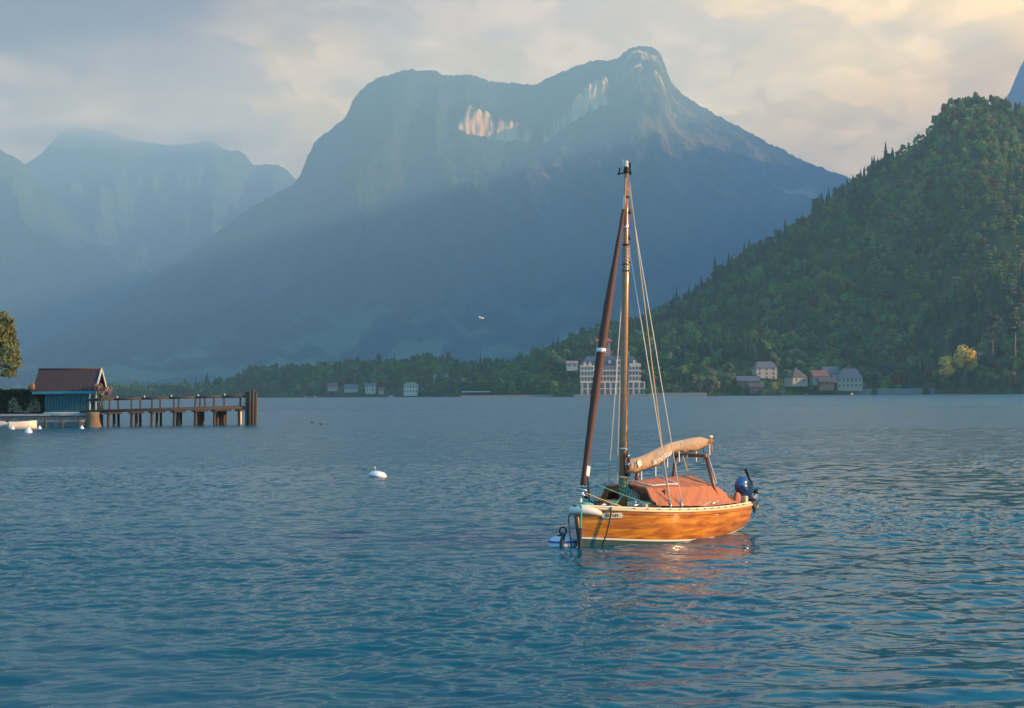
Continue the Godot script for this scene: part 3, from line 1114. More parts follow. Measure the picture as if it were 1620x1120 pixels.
	for n in 34:
		var px := r.randf_range(-20, 470)
		var d := r.randf_range(2600.0, 3000.0)
		if n > 26:
			px = r.randf_range(580, 790)
			d = r.randf_range(2650.0, 3000.0)
		var b := (px - 810.0) / FOCAL
		var p := scaled(Vector3(b * d / FAR, land_h(main_land, b, d / FAR), -d / FAR), FAR)
		if first == null:
			first = house("village_house", "pale village house seen tiny through haze under the mountain", "houses of the far village", p, 0.3, 13, 9, 6, 6, Vector3(0.36, 0.33, 0.30), Vector3(0.30, 0.20, 0.17), 1, 2)
		else:
			var o := again(first, "", Transform3D(Basis(Vector3.UP, r.randf() * TAU).scaled(Vector3.ONE * r.randf_range(0.8, 1.5)), p))
	for n in 16:                 # the near edge of the village, along the shore behind the pier
		var px := r.randf_range(-10, 345)
		var d := r.randf_range(1640.0, 1800.0)
		again(first, "small house among trees on the low shore behind the pier", Transform3D(Basis(Vector3.UP, r.randf() * TAU).scaled(Vector3.ONE * r.randf_range(0.45, 0.75)), ground(px, d)), "houses on the low shore behind the pier")
	# quays, jetties and a lawn at the water's edge
	var stone := grained("quay_stone", [lin(0.10, 0.10, 0.10), lin(0.2, 0.19, 0.17), lin(0.28, 0.26, 0.23)], [0.0, 0.5, 1.0], 0.02, Vector3.ONE * 0.2, 0.9)
	for q in [[1335, 1480, 621.5, 985, 4.0, "long stone quay in front of the slate roofed house"], [1028, 1118, 626.5, 935, 2.2, "low stone quay between the hotel and the shore trees"], [728, 905, 627, 1010, 1.4, "long thin quay wall left of the hotel"], [908, 1030, 627.3, 930, 1.6, "stone terrace wall at the foot of the hotel"]]:
		var a := at(q[0], q[2], q[3])
		var c := at(q[1], q[2] - (q[1] - q[0]) * 0.0062, q[3])
		var o := put("quay_wall", box_mesh(Vector3.ZERO, Vector3(c.x - a.x, q[4] + 1.5, 6.0), Basis(), 0.2), stone, null, Transform3D(Basis(), Vector3((a.x + c.x) * 0.5, q[4] * 0.5 - 0.75, -q[3] - 3.0)))
		tag(o, q[5], "quay")
	var roofq := thing("boat_shelter", "flat white boat shelter roof on posts on the shore of the wooded point", "shelter", afloat(765, 627.2))
	put("roof", box_mesh(Vector3(0, 4.2, -3), Vector3(36, 0.8, 7), Basis(), 0.2), mat("pale_metal", 0.5, 0.5, 0.5, 0.5), roofq)
	for k in 6:
		put("post", box_mesh(Vector3(-17.0 + k * 6.8, 2.0, 0), Vector3(0.35, 4.4, 0.35)), mat("dark_wood", 0.03, 0.022, 0.016, 0.8), roofq)
	# lawn and bank left of the hotel
	# named trees
	tree("yellow_tree", "broad tree with bright yellow autumn leaves by the water at the right", "broad", 2, leaf_mat("leaf_yellow", Vector3(0.55, 0.33, 0.03)), at(1528, 596, 950), 2.0, 0.4)
	tree("yellow_tree", "smaller yellow tree at the left foot of the bright yellow one", "broad", 5, leaf_mat("leaf_yellow", Vector3(0.42, 0.26, 0.03)), at(1499, 598, 948), 1.3, 2.4)
	tree("cedar_tree", "tall dark pine with spreading tiers at the right edge of the photo", "pine", 1, leaf_mat("leaf_cedar", Vector3(0.016, 0.03, 0.016)), at(1607, 570, 925), 2.1, 0.4)
	tree("cedar_tree", "dark pine with two bare pale stems left of the tallest pine", "pine", 3, leaf_mat("leaf_cedar", Vector3(0.016, 0.03, 0.016)), at(1572, 572, 945), 1.5, 1.4)
	tree("bush_tree", "low yellow bush at the waterline beside the timber boat shed", "broad", 1, leaf_mat("leaf_yellow_green", Vector3(0.22, 0.19, 0.03)), at(1226, 618, 955), 0.55, 1.0)
	for k in 5:
		tree("promenade_tree", "clipped round tree in the row along the promenade right of the hotel", "broad", k, leaf_mat("leaf_green_5", GREENS[5]), at(1052 + k * 18, 624.5 - k * 0.1, 945), 0.62, k * 1.3, "clipped trees along the promenade")
	# trees that half hide the houses
	var shore := [[1168, 964, 0.62], [1205, 958, 0.5], [1234, 962, 0.66], [1247, 1000, 0.85], [1276, 958, 0.6], [1286, 962, 0.5], [1326, 962, 0.55], [1372, 962, 0.7], [1384, 985, 0.8], [1400, 992, 0.9], [1420, 990, 0.8], [1444, 992, 0.95], [1466, 985, 0.8], [1228, 1030, 1.0], [1262, 1030, 0.95], [1292, 1030, 1.0], [1330, 1030, 1.05], [1360, 1020, 1.0], [906, 952, 0.7], [914, 940, 0.45], [1024, 948, 0.55], [1033, 956, 0.7]]
	for n in shore.size():
		var q: Array = shore[n]
		tree("broadleaf_tree", "broadleaf tree among the chalets and hotel gardens on the far shore", "broad", n, leaf_mat("leaf_green_%d" % (n % 6), GREENS[n % 6]), ground(q[0], q[1]) + Vector3(0, -0.4, 0), q[2], n * 1.1, "trees among the shore houses")
	var point := [[572, 1375], [594, 1362], [611, 1350], [628, 1310], [634, 1340], [667, 1290], [676, 1300], [690, 1300], [709, 1290], [722, 1280], [742, 1260], [516, 1415], [540, 1410], [566, 1392]]
	for n in point.size():
		var q: Array = point[n]
		tree("broadleaf_tree", "broadleaf tree among the houses on the wooded point", "broad", n + 2, leaf_mat("leaf_green_%d" % (n % 4), GREENS[n % 4]), ground(q[0], q[1]) + Vector3(0, -0.4, 0), 0.62 + 0.09 * (n % 4), n * 0.7, "trees among the houses of the point")
	tree("autumn_tree", "reddish tree beside the tiny white cottage at the right", "broad", 3, leaf_mat("leaf_autumn_2", AUTUMN[2] * 0.8), at(1425, 577, 1060), 0.9, 1.0)
	for q in [[378, 618, 1585, 1.15], [387, 618, 1590, 1.0], [1298, 330, 1450, 0.8], [1190, 412, 1425, 0.9]]:
		tree("spruce_tree", {378: "taller of two dark spruces at the tip of the wooded point", 387: "shorter of two dark spruces at the tip of the wooded point", 1298: "lone spruce standing above the skyline of the hill", 1190: "spruce on the lower skyline of the hill right of the mast"}[q[0]], "spruce", q[0], leaf_mat("leaf_spruce_0", Vector3(0.014, 0.03, 0.017)), at(q[0], q[1], q[2]), q[3], 0.0)
	tree("round_tree", "big dark round tree on the skyline left of the hotel", "broad", 2, leaf_mat("leaf_green_0", GREENS[0]), at(880, 592, 1130), 1.75, 0.0)

func build_hotel() -> void:
	var d := 950.0
	var k := d / FOCAL
	var c := at(968, 627, d)
	var o := thing("lakeside_hotel", "grand pale hotel of five storeys with dark mansard roof at the water", "hotel", Vector3(c.x, 0, c.z), 0.0)
	var pale := mat("hotel_plaster", 0.54, 0.39, 0.29, 0.8)
	var trim := mat("hotel_trim", 0.60, 0.46, 0.36, 0.8)
	var slate := mat("hotel_slate", 0.05, 0.062, 0.08, 0.6)
	var pane := mat("hotel_glass", 0.06, 0.065, 0.07, 0.15)
	var X := func(px: float) -> float: return (px - 968.0) * k
	var Y := func(py: float) -> float: return 3.0 + (619.8 - py) * k
	var blocks := [[918.0, 1013.0, 578.0, 12.0, 0.0, "main_wing"], [975.0, 985.0, 568.0, 13.0, 0.6, "centre_bay"], [918.0, 940.0, 577.0, 13.0, 0.7, "gabled_wing"], [996.0, 1014.0, 574.5, 13.5, 0.8, "right_wing"]]
	for b in blocks:
		var x0: float = X.call(b[0])
		var x1: float = X.call(b[1])
		var y1: float = Y.call(b[2])
		put(b[5], box_mesh(Vector3((x0 + x1) * 0.5, y1 * 0.5 - 0.5, -b[3] * 0.5 + b[4]), Vector3(x1 - x0, y1 + 1.0, b[3]), Basis(), 0.15), pale, o)
	# string courses and balconies
	for py in [604.0, 594.5, 586.0]:
		put("balcony", box_mesh(Vector3(X.call(966), Y.call(py), 0.75), Vector3(X.call(1015) - X.call(917), 0.5, 1.5), Basis(), 0.08), trim, o)
	# the glazed ground floors stand forward
	put("terrace_block", box_mesh(Vector3(X.call(970), Y.call(615.5), 1.3), Vector3(X.call(1020) - X.call(920), Y.call(602) - Y.call(626), 4.4), Basis(), 0.15), pale, o)
	var wi := box_mesh(Vector3.ZERO, Vector3(1.25, 2.1, 0.2))
	for row in [582.0, 590.5, 599.0]:
		for q in 19:
			var px := 922.0 + q * 5.05
			if px > 974 and px < 986:
				continue
			var z := 0.03
			if px < 940: z = 0.73
			elif px > 996: z = 0.83
			put("window", wi, pane, o, Transform3D(Basis(), Vector3(X.call(px), Y.call(row), z)))
	for row in [573.0, 582.0, 590.5, 599.0]:
		put("window", wi, pane, o, Transform3D(Basis(), Vector3(X.call(980), Y.call(row), 0.63)))
	var tall := box_mesh(Vector3.ZERO, Vector3(2.5, 3.6, 0.24))
	for row in [[609.0, 1.0], [619.0, 0.95]]:
		for q in 11:
			var px := 925.5 + q * 9.0
			put("arch_window", tall, pane, o, Transform3D(Basis().scaled(Vector3(1, row[1], 1)), Vector3(X.call(px), Y.call(row[0]), 3.42)))
	# roofs
	var st := st_new(false)
	var yb: float = Y.call(578)
	var yt: float = Y.call(562)
	var a := [Vector3(X.call(917), yb, 0.4), Vector3(X.call(1014), yb, 0.4), Vector3(X.call(1014), yb, -12.4), Vector3(X.call(917), yb, -12.4)]
	var t := [Vector3(X.call(930), yt, -4.5), Vector3(X.call(1003), yt, -4.5), Vector3(X.call(1003), yt, -8.5), Vector3(X.call(930), yt, -8.5)]
	for i in 4:
		quad(st, a[i], t[i], t[(i + 1) % 4], a[(i + 1) % 4])
	quad(st, t[0], t[3], t[2], t[1])
	var roof := put("roof", done(st), slate, o)
	for px in [926.0, 934.0]:
		st = st_new(false)
		var w := 3.8 * k
		var y0: float = Y.call(578)
		var y2: float = Y.call(570.5)
		for z in [0.78, 0.3]:
			tri(st, Vector3(X.call(px) - w, y0, z), Vector3(X.call(px), y2, z), Vector3(X.call(px) + w, y0, z))
		quad(st, Vector3(X.call(px) - w, y0, 0.78), Vector3(X.call(px), y2, 0.78), Vector3(X.call(px), y2, 0.3), Vector3(X.call(px) - w, y0, 0.3))
		quad(st, Vector3(X.call(px) + w, y0, 0.78), Vector3(X.call(px), y2, 0.78), Vector3(X.call(px), y2, 0.3), Vector3(X.call(px) + w, y0, 0.3))
		put("gable", done(st), trim, o)
	for px in [945.0, 953.0, 965.0, 991.0, 1004.0]:
		put("dormer", box_mesh(Vector3(X.call(px), Y.call(572), -1.0), Vector3(1.3, 2.0, 2.4), Basis(), 0.1), trim, roof)
	put("chimney", box_mesh(Vector3(X.call(995), Y.call(563), -6), Vector3(1.6, 5.0, 1.2)), trim, roof)
	# the tower behind, under its red pyramid roof
	var tw := thing("tower", "square tower with red pyramid roof rising behind the hotel", "tower", at(955, 575, 985))
	put("wall", box_mesh(Vector3(0, 5.5, 0), Vector3(9.0, 19.0, 9.0)), mat("tower_wall", 0.30, 0.20, 0.20, 0.85), tw)
	put("roof", roof_mesh(13.0, 13.0, 15.0, 4.6, 1.0), mat("tower_roof", 0.30, 0.09, 0.10, 0.8), tw)
	for q in 3:
		put("window", box_mesh(Vector3(-2.6 + q * 2.6, 12.0, 4.55), Vector3(1.2, 2.6, 0.2)), pane, tw)

# ---------------------------------------------------------------- boathouse and pier on the left
func build_pier() -> void:
	var D := 139.0
	var k := D / FOCAL
	var L := func(px: float, py: float, d := 139.0) -> Vector3: return at(px, py, d)
	var post_wood := grained("pier_wood", [lin(0.018, 0.013, 0.010), lin(0.055, 0.038, 0.026), lin(0.13, 0.09, 0.06)], [0.0, 0.5, 1.0], 0.02, Vector3(2.0, 0.35, 2.0), 0.9, 12)
	var dark := grained("dark_plank", [lin(0.022, 0.017, 0.013), lin(0.05, 0.038, 0.028), lin(0.08, 0.06, 0.045)], [0.0, 0.5, 1.0], 0.02, Vector3(0.4, 1.5, 1.5), 0.85, 14)
	var stone: Material = mats["quay_stone"]
	# land behind the quay
	var a: Vector3 = L.call(-420, 655)
	var b: Vector3 = L.call(150, 654)
	var lawn := grained("lawn", [lin(0.03, 0.05, 0.015), lin(0.07, 0.1, 0.03)], [0.0, 1.0], 0.03, Vector3.ONE * 0.3, 0.95, 15)
	var g := put("shore_ground", box_mesh(Vector3((a.x + b.x) * 0.5, -0.1, -D - 2.0), Vector3(b.x - a.x - 0.6, 2.7, 3.8), Basis(), 0.1), lawn)
	tag(g, "", "", "", "structure")
	g = put("shore_ground", box_mesh(Vector3(a.x - 12.0, -0.1, -D - 14.0), Vector3(b.x - a.x - 6.0, 2.68, 20.0), Basis(), 0.1), lawn)
	tag(g, "", "", "", "structure")
	# quay wall of cut stones
	var q := thing("quay_wall", "dark stone quay wall under the blue boathouse", "quay", Vector3(a.x, 0, -D))
	put("wall", box_mesh(Vector3((b.x - a.x) * 0.5, -0.2, -0.4), Vector3(b.x - a.x, 2.6, 0.8), Basis(), 0.04), stone, q)
	for n in 26:
		var w: float = (b.x - a.x) / 26.0
		put("coping_stone", box_mesh(Vector3(w * (n + 0.5), 1.21, -0.3), Vector3(w - 0.03, 0.22, 1.1), Basis(), 0.03), mat("coping", 0.30, 0.29, 0.27, 0.9), q)
	# low landing stage along the wall
	var lp: Vector3 = L.call(44, 666, 137.0)
	var lq: Vector3 = L.call(131, 664, 137.0)
	var ls := thing("landing_stage", "low plank landing stage along the foot of the quay wall", "jetty", Vector3(lp.x, 0, -136.6))
	for n in 12:
		var w: float = (lq.x - lp.x) / 12.0
		put("plank", box_mesh(Vector3(w * (n + 0.5), 0.62, -0.7), Vector3(w - 0.02, 0.09, 1.5), Basis(), 0.01), mat("grey_plank", 0.24, 0.20, 0.17, 0.85), ls)
	for n in 4:
		put("post", tube_mesh([Vector3(0.2 + n * (lq.x - lp.x - 0.4) / 3.0, -0.8, 0.1), Vector3(0.2 + n * (lq.x - lp.x - 0.4) / 3.0, 0.95, 0.1)], 0.09, 8), post_wood, ls)
	# boathouse: long side towards the lake, gable to the right
	var c0: Vector3 = L.call(70, 653)
	var c1: Vector3 = L.call(141, 653)
	var w0 := c1.x - c0.x
	var eave: float = L.call(110, 618).y
	var ridge: float = L.call(110, 584, 140.7).y
	var bh := thing("boathouse", "small blue boarded boathouse with steep dark tiled roof and white gable trim", "boathouse", Vector3(c0.x, 1.32, -D))
	var blue := grained("blue_boards", [lin(0.008, 0.052, 0.062), lin(0.011, 0.072, 0.085), lin(0.02, 0.105, 0.12)], [0.0, 0.5, 1.0], 0.02, Vector3(3.0, 0.3, 3.0), 0.75, 16)
	var white := mat("white_trim", 0.44, 0.44, 0.40, 0.6)
	var H := eave - 1.32
	var dp := 3.3
	var nb := 15
	for n in nb:
		var w := w0 / nb
		put("board", box_mesh(Vector3(w * (n + 0.5), H * 0.5, -0.03 - 0.012 * (n % 2)), Vector3(w - 0.03, H, 0.07), Basis(), 0.012), blue, bh)
	put("inner_wall", box_mesh(Vector3(w0 * 0.5 - 0.05, H * 0.5, -dp * 0.5), Vector3(w0 - 0.2, H - 0.02, dp - 0.2)), blue, bh)
	put("sill", box_mesh(Vector3(w0 * 0.5, 0.08, 0.06), Vector3(w0 + 0.1, 0.16, 0.2), Basis(), 0.02), white, bh)
	for px in [141.5, 151.0]:
		put("corner_post", box_mesh(Vector3(L.call(px, 640).x - c0.x, H * 0.5, -0.05), Vector3(0.16, H, 0.16), Basis(), 0.02), white, bh)
	put("open_porch_wall", box_mesh(Vector3(w0 + 0.32, H * 0.5, -dp * 0.55), Vector3(0.62, H, dp * 0.7)), blue, bh)
	# roof in stepped courses of tiles
	var x0: float = L.call(51.5, 618).x - c0.x
	var x1: float = L.call(151.5, 618).x - c0.x
	var tile := grained("roof_tiles", [lin(0.025, 0.013, 0.013), lin(0.05, 0.026, 0.024), lin(0.08, 0.04, 0.035)], [0.0, 0.5, 1.0], 0.05, Vector3(2.5, 2.5, 2.5), 0.8, 17)
	var zr := -dp * 0.5
	for side: float in [1.0, -1.0]:
		var courses := 13
		for n in courses:
			var f0 := float(n) / courses
			var f1 := float(n + 1) / courses
			var y0 := lerpf(H - 0.05, ridge - 1.32, f0)
			var y1 := lerpf(H - 0.05, ridge - 1.32, f1) + 0.03
			var z0 := zr + side * lerpf(dp * 0.5 + 0.35, 0.0, f0)
			var z1 := zr + side * lerpf(dp * 0.5 + 0.35, 0.0, f1)
			if side > 0:
				var nt := 14
				var st := st_new(false)
				for t in nt:
					var w := (x1 - x0) / nt
					var xa := x0 + w * t + 0.012
					var xb := x0 + w * (t + 1) - 0.012
					var lift := 0.014 * ((t * 7 + n * 3) % 3)
					quad(st, Vector3(xa, y0 + 0.07 + lift, z0), Vector3(xa, y1 + 0.02, z1), Vector3(xb, y1 + 0.02, z1), Vector3(xb, y0 + 0.07 + lift, z0))
					quad(st, Vector3(xa, y0, z0), Vector3(xa, y0 + 0.07 + lift, z0), Vector3(xb, y0 + 0.07 + lift, z0), Vector3(xb, y0, z0))
				put("tile_course", done(st), tile, bh)
		var st2 := st_new(false)
		quad(st2, Vector3(x0, H - 0.09, zr + side * (dp * 0.5 + 0.33)), Vector3(x0, ridge - 1.36, zr), Vector3(x1, ridge - 1.36, zr), Vector3(x1, H - 0.09, zr + side * (dp * 0.5 + 0.33)))
		put("roof_slope", done(st2), tile, bh)
		# white barge boards on the gable
		var d := Vector3(0, ridge - 1.32 - H + 0.08, -side * (dp * 0.5 + 0.35))
		var mid := Vector3(x1 + 0.05, (H + ridge - 1.32) * 0.5, zr + side * (dp * 0.25 + 0.175))
		var ang := atan2(d.y, absf(d.z)) * side
		put("barge_board", box_mesh(mid, Vector3(0.1, 0.24, d.length() + 0.1), Basis(Vector3.RIGHT, ang), 0.01), white, bh)
	put("ridge_tiles", tube_mesh([Vector3(x0, ridge - 1.28, zr), Vector3(x1, ridge - 1.28, zr)], 0.11, 8), tile, bh)
	# scalloped blue valance under the eave
	var val := st_new(false)
	var ns := 26
	for n in ns:
		var w := (x1 - x0) / ns
		var xa := x0 + w * n
		var zz := 0.36
		quad(val, Vector3(xa, H - 0.02, zz), Vector3(xa + w, H - 0.02, zz), Vector3(xa + w, H - 0.2, zz), Vector3(xa, H - 0.2, zz))
		tri(val, Vector3(xa, H - 0.2, zz), Vector3(xa + w, H - 0.2, zz), Vector3(xa + w * 0.5, H - 0.32, zz))
	put("valance", done(val), mat("valance_blue", 0.02, 0.19, 0.25, 0.7), bh)
	# flower baskets hanging at both ends
	var r := RandomNumberGenerator.new()
	r.seed = 5
	var spots := [[155.0, 612.0, 0.55, "hanging basket of pink and pale green flowers at the gable corner of the boathouse"], [168.0, 618.0, 0.62, "larger hanging basket of magenta flowers on the lakeward side of the gable"], [49.5, 611.0, 0.42, "small hanging basket of red flowers at the far left eave of the boathouse"]]
	for s in spots:
		var p: Vector3 = L.call(s[0], s[1], 138.4)
		var o := thing("flower_basket", s[3], "flower basket", p)
		put("basket", lathe_mesh([[0.02, -0.35], [0.2, -0.25], [0.26, 0.0], [0.0, 0.02]], 10), mat("dark_wood", 0.03, 0.022, 0.016, 0.8), o)
		put("chain", tube_mesh([Vector3(0, 0, 0), Vector3(0, 0.75, 0)], 0.012, 4), mat("iron", 0.03, 0.03, 0.03, 0.5), o)
		var lv := st_new(false)
		var fl := st_new(false)
		for n in 170:
			var dd := Vector3(r.randf_range(-1, 1), r.randf_range(-1.3, 0.8), r.randf_range(-1, 1))
			if dd.length() > 1.2: continue
			leaf_clump(fl if r.randf() < 0.42 else lv, dd * s[2] * 0.8, dd, 0.1, r)
		put("foliage", done(lv), mat("basket_leaf", 0.16, 0.17, 0.05, 0.8), o)
		put("flowers", done(fl), mat("geranium", 0.42, 0.09, 0.16, 0.7), o)
	# hedge left of the boathouse
	var hg := thing("hedge", "tall dark clipped hedge left of the boathouse", "hedge", Vector3(L.call(-60, 655).x, 1.25, -D - 2.0))
	var ha: float = L.call(-190, 640).x - L.call(-60, 655).x
	var hb_: float = L.call(71, 640).x - L.call(-60, 655).x
	var hst := st_new(false)
	for n in 5200:
		var x := r.randf_range(ha, hb_)
		var y := r.randf_range(0.0, 2.42)
		var z := 0.9 + 0.25 * nz2.get_noise_2d(x * 0.8, y * 0.8)
		if n % 4 == 0:
			y = 2.42 + 0.12 * nz2.get_noise_2d(x, 0.0)
			z = r.randf_range(-1.0, 1.0)
		leaf_clump(hst, Vector3(x, y, z), Vector3(0, 0.4, 1), 0.14, r)
	put("foliage", done(hst), leaf_mat("hedge_leaf", Vector3(0.022, 0.032, 0.012)), hg)
	put("stems", box_mesh(Vector3((ha + hb_) * 0.5, 1.15, 0), Vector3(hb_ - ha - 0.3, 2.3, 1.4)), mat("hedge_dark_core", 0.04, 0.03, 0.02, 1.0), hg)  # solid dark block standing for the shaded inside of the hedge
	var ps := st_new(false)
	for n in 260:
		var x := lerpf(hb_ - 3.9, hb_ - 0.8, r.randf())
		var y := 0.25 + 1.5 * r.randf() * (0.5 + 0.5 * sin(x * 3.0))
		leaf_clump(ps, Vector3(x, y, 1.05 + 0.2 * r.randf()), Vector3(0.3, 0.4, 1), 0.11, r)
	var sh := thing("shrub", "pale leaved shrub growing in front of the dark hedge", "shrub", hg.position)
	put("foliage", done(ps), leaf_mat("pale_leaf", Vector3(0.20, 0.19, 0.11)), sh)
	# tree at the left edge, its crown reaching into the picture
	var tp: Vector3 = L.call(-70, 655, 141.0)
	var to := thing("lakeside_tree", "sunlit tree at the left edge with ragged olive green crown", "tree", Vector3(tp.x, 1.2, tp.z))
	var base := to.position
	var blobs := [[-8, 508, 13], [6, 516, 13], [12, 534, 12], [19, 556, 11], [22, 575, 9], [17, 588, 8], [0, 540, 12], [2, 562, 9], [-22, 525, 20], [-45, 505, 24], [-75, 500, 28], [-100, 530, 28], [-60, 545, 24], [-30, 560, 14], [-115, 570, 24], [-80, 580, 18], [8, 590, 7], [-2, 520, 13], [4, 550, 12], [10, 570, 10], [-8, 575, 10], [14, 524, 9], [0, 500, 10], [24, 565, 6], [20, 545, 8], [12, 508, 7], [-10, 596, 7], [-40, 480, 20], [-85, 470, 24]]
	var cr := st_new(false)
	var cores := st_new(false)
	for bl in blobs:
		var p: Vector3 = L.call(bl[0], bl[1], 139.0 + r.randf_range(-1.5, 1.5)) - base
		var rad: float = bl[2] * k
		for n in int(60 + bl[2] * 14):
			var d := Vector3(r.randf_range(-1, 1), r.randf_range(-1, 1), r.randf_range(-1, 1))
			if d.length() > 1.0 or d.length() < 0.15: continue
			leaf_clump(cr, p + Vector3(d.x, d.y * 0.85, d.z * 1.3) * rad * 1.12 * (1.0 + 0.4 * nz2.get_noise_3d(d.x * 3, d.y * 3, d.z * 3)), d, 0.20, r)
	put("crown", done(cr), leaf_mat("lakeside_leaf", Vector3(0.10, 0.115, 0.03)), to)
	var trunk := st_new()
	tube(trunk, [Vector3(0, 0, 0), Vector3(0.1, 3.2, 0), Vector3(-0.3, 6.0, 0), Vector3(-0.2, 9.5, 0)], [0.42, 0.36, 0.28, 0.12], 8)
	for e in [[-10, 575, 590], [20, 575, 600], [14, 545, 590], [12, 590, 606], [-100, 540, 590], [-20, 520, 560]]:
		var tip: Vector3 = L.call(e[0], e[1], 139.5) - base
		var st0: Vector3 = Vector3(-0.1, L.call(-70, e[2], 141.0).y - base.y, 0)
		tube(trunk, [st0, st0.lerp(tip, 0.5) + Vector3(0, -0.25, 0), tip], [0.2, 0.13, 0.05], 6)
	put("trunk", done(trunk), mat("dark_bark", 0.035, 0.024, 0.017, 0.9), to)
	# stone abutment where the pier starts
	var ab: Vector3 = L.call(146, 676, 138.0)
	var ro := st_new()
	lathe(ro, Vector3.ZERO, [[0.95, -0.6], [0.82, 0.1], [0.66, 0.6], [0.60, 1.1], [0.66, 1.45], [0.0, 1.5]], 14)
	var abo := put("stone_abutment", done(ro), grained("warm_stone", [lin(0.05, 0.033, 0.02), lin(0.14, 0.095, 0.055), lin(0.24, 0.17, 0.10)], [0.0, 0.5, 1.0], 0.03, Vector3.ONE * 0.5, 0.9, 19), null, Transform3D(Basis(), Vector3(ab.x, 0, ab.z)))
	tag(abo, "rounded tan stone abutment where the pier meets the quay", "pier footing")
	# the pier itself, running out to the right
	var s0 := Vector3(L.call(136, 650, 138.5).x, 0, -138.5)
	var s1 := Vector3(L.call(392, 643.5, 143.0).x, 0, -143.0)
	var along := (s1 - s0)
	var plen := along.length()
	var turn := atan2(-along.z, along.x)
	var pier := thing("pier", "long weathered timber pier on clusters of piles with a plank railing", "pier", s0, turn)
	var across := 3.4
	var dy0: float = L.call(150, 650, 138.7).y
	var dy1: float = L.call(390, 643.5, 143.0).y
	var X := func(px: float) -> float: return (px - 136.0) / 256.0 * plen
	var rise := func(x: float) -> float: return lerpf(dy0, dy1, x / plen)
	# deck planks
	var np := 64
	var pm := box_mesh(Vector3.ZERO, Vector3(plen / np - 0.02, 0.07, across), Basis(), 0.01)
	for n in np:
		var x := plen * (n + 0.5) / np
		put("plank", pm, dark, pier, Transform3D(Basis(Vector3.UP, r.randf_range(-0.01, 0.01)), Vector3(x, rise.call(x) + 0.10 + r.randf_range(-0.012, 0.012), -across * 0.5)))
	for z in [0.0, -across]:
		put("deck_beam", tube_mesh([Vector3(-0.6, rise.call(0.0) - 0.02, z), Vector3(plen, rise.call(plen) - 0.02, z)], 0.13, 4), dark, pier)
	# piles in bents of three and more
	var groups := [[170.0, 179.4, 187.0], [206.5, 214.3, 221.6], [237.6, 246.8, 254.4], [273.0, 279.5, 284.0, 287.0], [306.8, 310.6, 314.9, 319.2, 322.9], [337.5, 343.0, 349.5, 355.8, 360.5], [377.6, 383.7]]
	var pile := tube_mesh([Vector3(0, -1.2, 0), Vector3(0.01, 0.8, 0), Vector3(0, 1.0, 0)], [0.17, 0.15, 0.15], 9)
	for gi in groups.size():
		var gr: Array = groups[gi]
		for n in gr.size():
			var z := -0.15 - (across - 0.4) * float(n) / maxf(1.0, gr.size() - 1)
			var x: float = X.call(gr[n])
			var h: float = rise.call(x) - 0.15
			var thick := 0.8 + 0.45 * r.randf()
			put("pile", pile, post_wood if gi != 6 or n != 1 else mat("pale_pile", 0.55, 0.50, 0.42, 0.8), pier, Transform3D(Basis(Vector3.BACK, r.randf_range(-0.035, 0.035)).scaled(Vector3(thick, h, thick)), Vector3(x, 0, z)))
		var x2: float = X.call(gr[0]) + 0.1
		put("cross_beam", box_mesh(Vector3(x2, rise.call(x2) - 0.26, -across * 0.5), Vector3(0.3, 0.26, across + 0.8), Basis(), 0.02), post_wood, pier)
		var x3: float = X.call(gr[gr.size() - 1])
		put("cap_beam", box_mesh(Vector3((x2 + x3) * 0.5 - 0.1, rise.call(x2) - 0.22, 0.1), Vector3(x3 - x2 + 0.75, 0.2, 0.22), Basis(), 0.02), post_wood, pier)
	# railing, near side and far side
	var rp := box_mesh(Vector3(0, 0.5, 0), Vector3(0.17, 1.0, 0.14), Basis(), 0.015)
	var posts := [[160.0, 0], [171.5, 0], [186.5, 1], [206.0, 0], [221.5, 1], [238.0, 0], [253.5, 1], [273.0, 0], [283.5, 1], [306.5, 0], [318.0, 1], [322.0, 0], [337.0, 0], [358.5, 1], [379.5, 0], [385.5, 1]]
	for p in posts:
		var x: float = X.call(p[0])
		var z: float = -0.1
		if p[1]:
			z = -across + 0.1
		put("rail_post", rp, post_wood, pier, Transform3D(Basis(Vector3.BACK, r.randf_range(-0.06, 0.06)).scaled(Vector3(1, 1.15, 1)), Vector3(x, rise.call(x) + 0.1, z)))
	for z in [0.02, -across]:
		for seg in 6:
			var xa := plen * seg / 6.0
			var xb := plen * (seg + 1) / 6.0
			var ya: float = rise.call(xa) + 1.14
			var yb: float = rise.call(xb) + 1.14 + r.randf_range(-0.03, 0.03)
			put("hand_rail", tube_mesh([Vector3(xa, ya, z), Vector3(xb + 0.05, yb, z)], 0.125, 4), dark, pier)
			if z > -1:
				put("rail_knob", box_mesh(Vector3(xa + 0.3, ya + 0.18, z), Vector3(0.12, 0.2, 0.12), Basis(), 0.02), mat("pale_pile", 0.55, 0.50, 0.42, 0.8), pier)
	# mooring dolphin at the pier head
	var dp_ := thing("mooring_post", "cluster of four thick weathered posts at the end of the pier", "mooring post", Vector3(L.call(396, 671, 143.0).x, 0, -143.0))
	for n in 4:
		var ht: float = [3.34, 3.42, 3.5, 3.3][n]
		put("post", tube_mesh([Vector3(0, -1, 0), Vector3(0.02, ht * 0.5, 0.02), Vector3(0.03, ht, 0)], [0.165, 0.16, 0.15], 10), post_wood, dp_, Transform3D(Basis(Vector3.BACK, -0.01 * n), Vector3([-0.36, -0.06, 0.22, 0.42][n], 0, [0.1, 0.2, 0.15, -0.2][n])))
	put("band", tube_mesh([Vector3(-0.6, 2.2, 0.35), Vector3(0.5, 2.2, 0.38)], 0.035, 6), mat("iron", 0.03, 0.03, 0.03, 0.5), dp_)
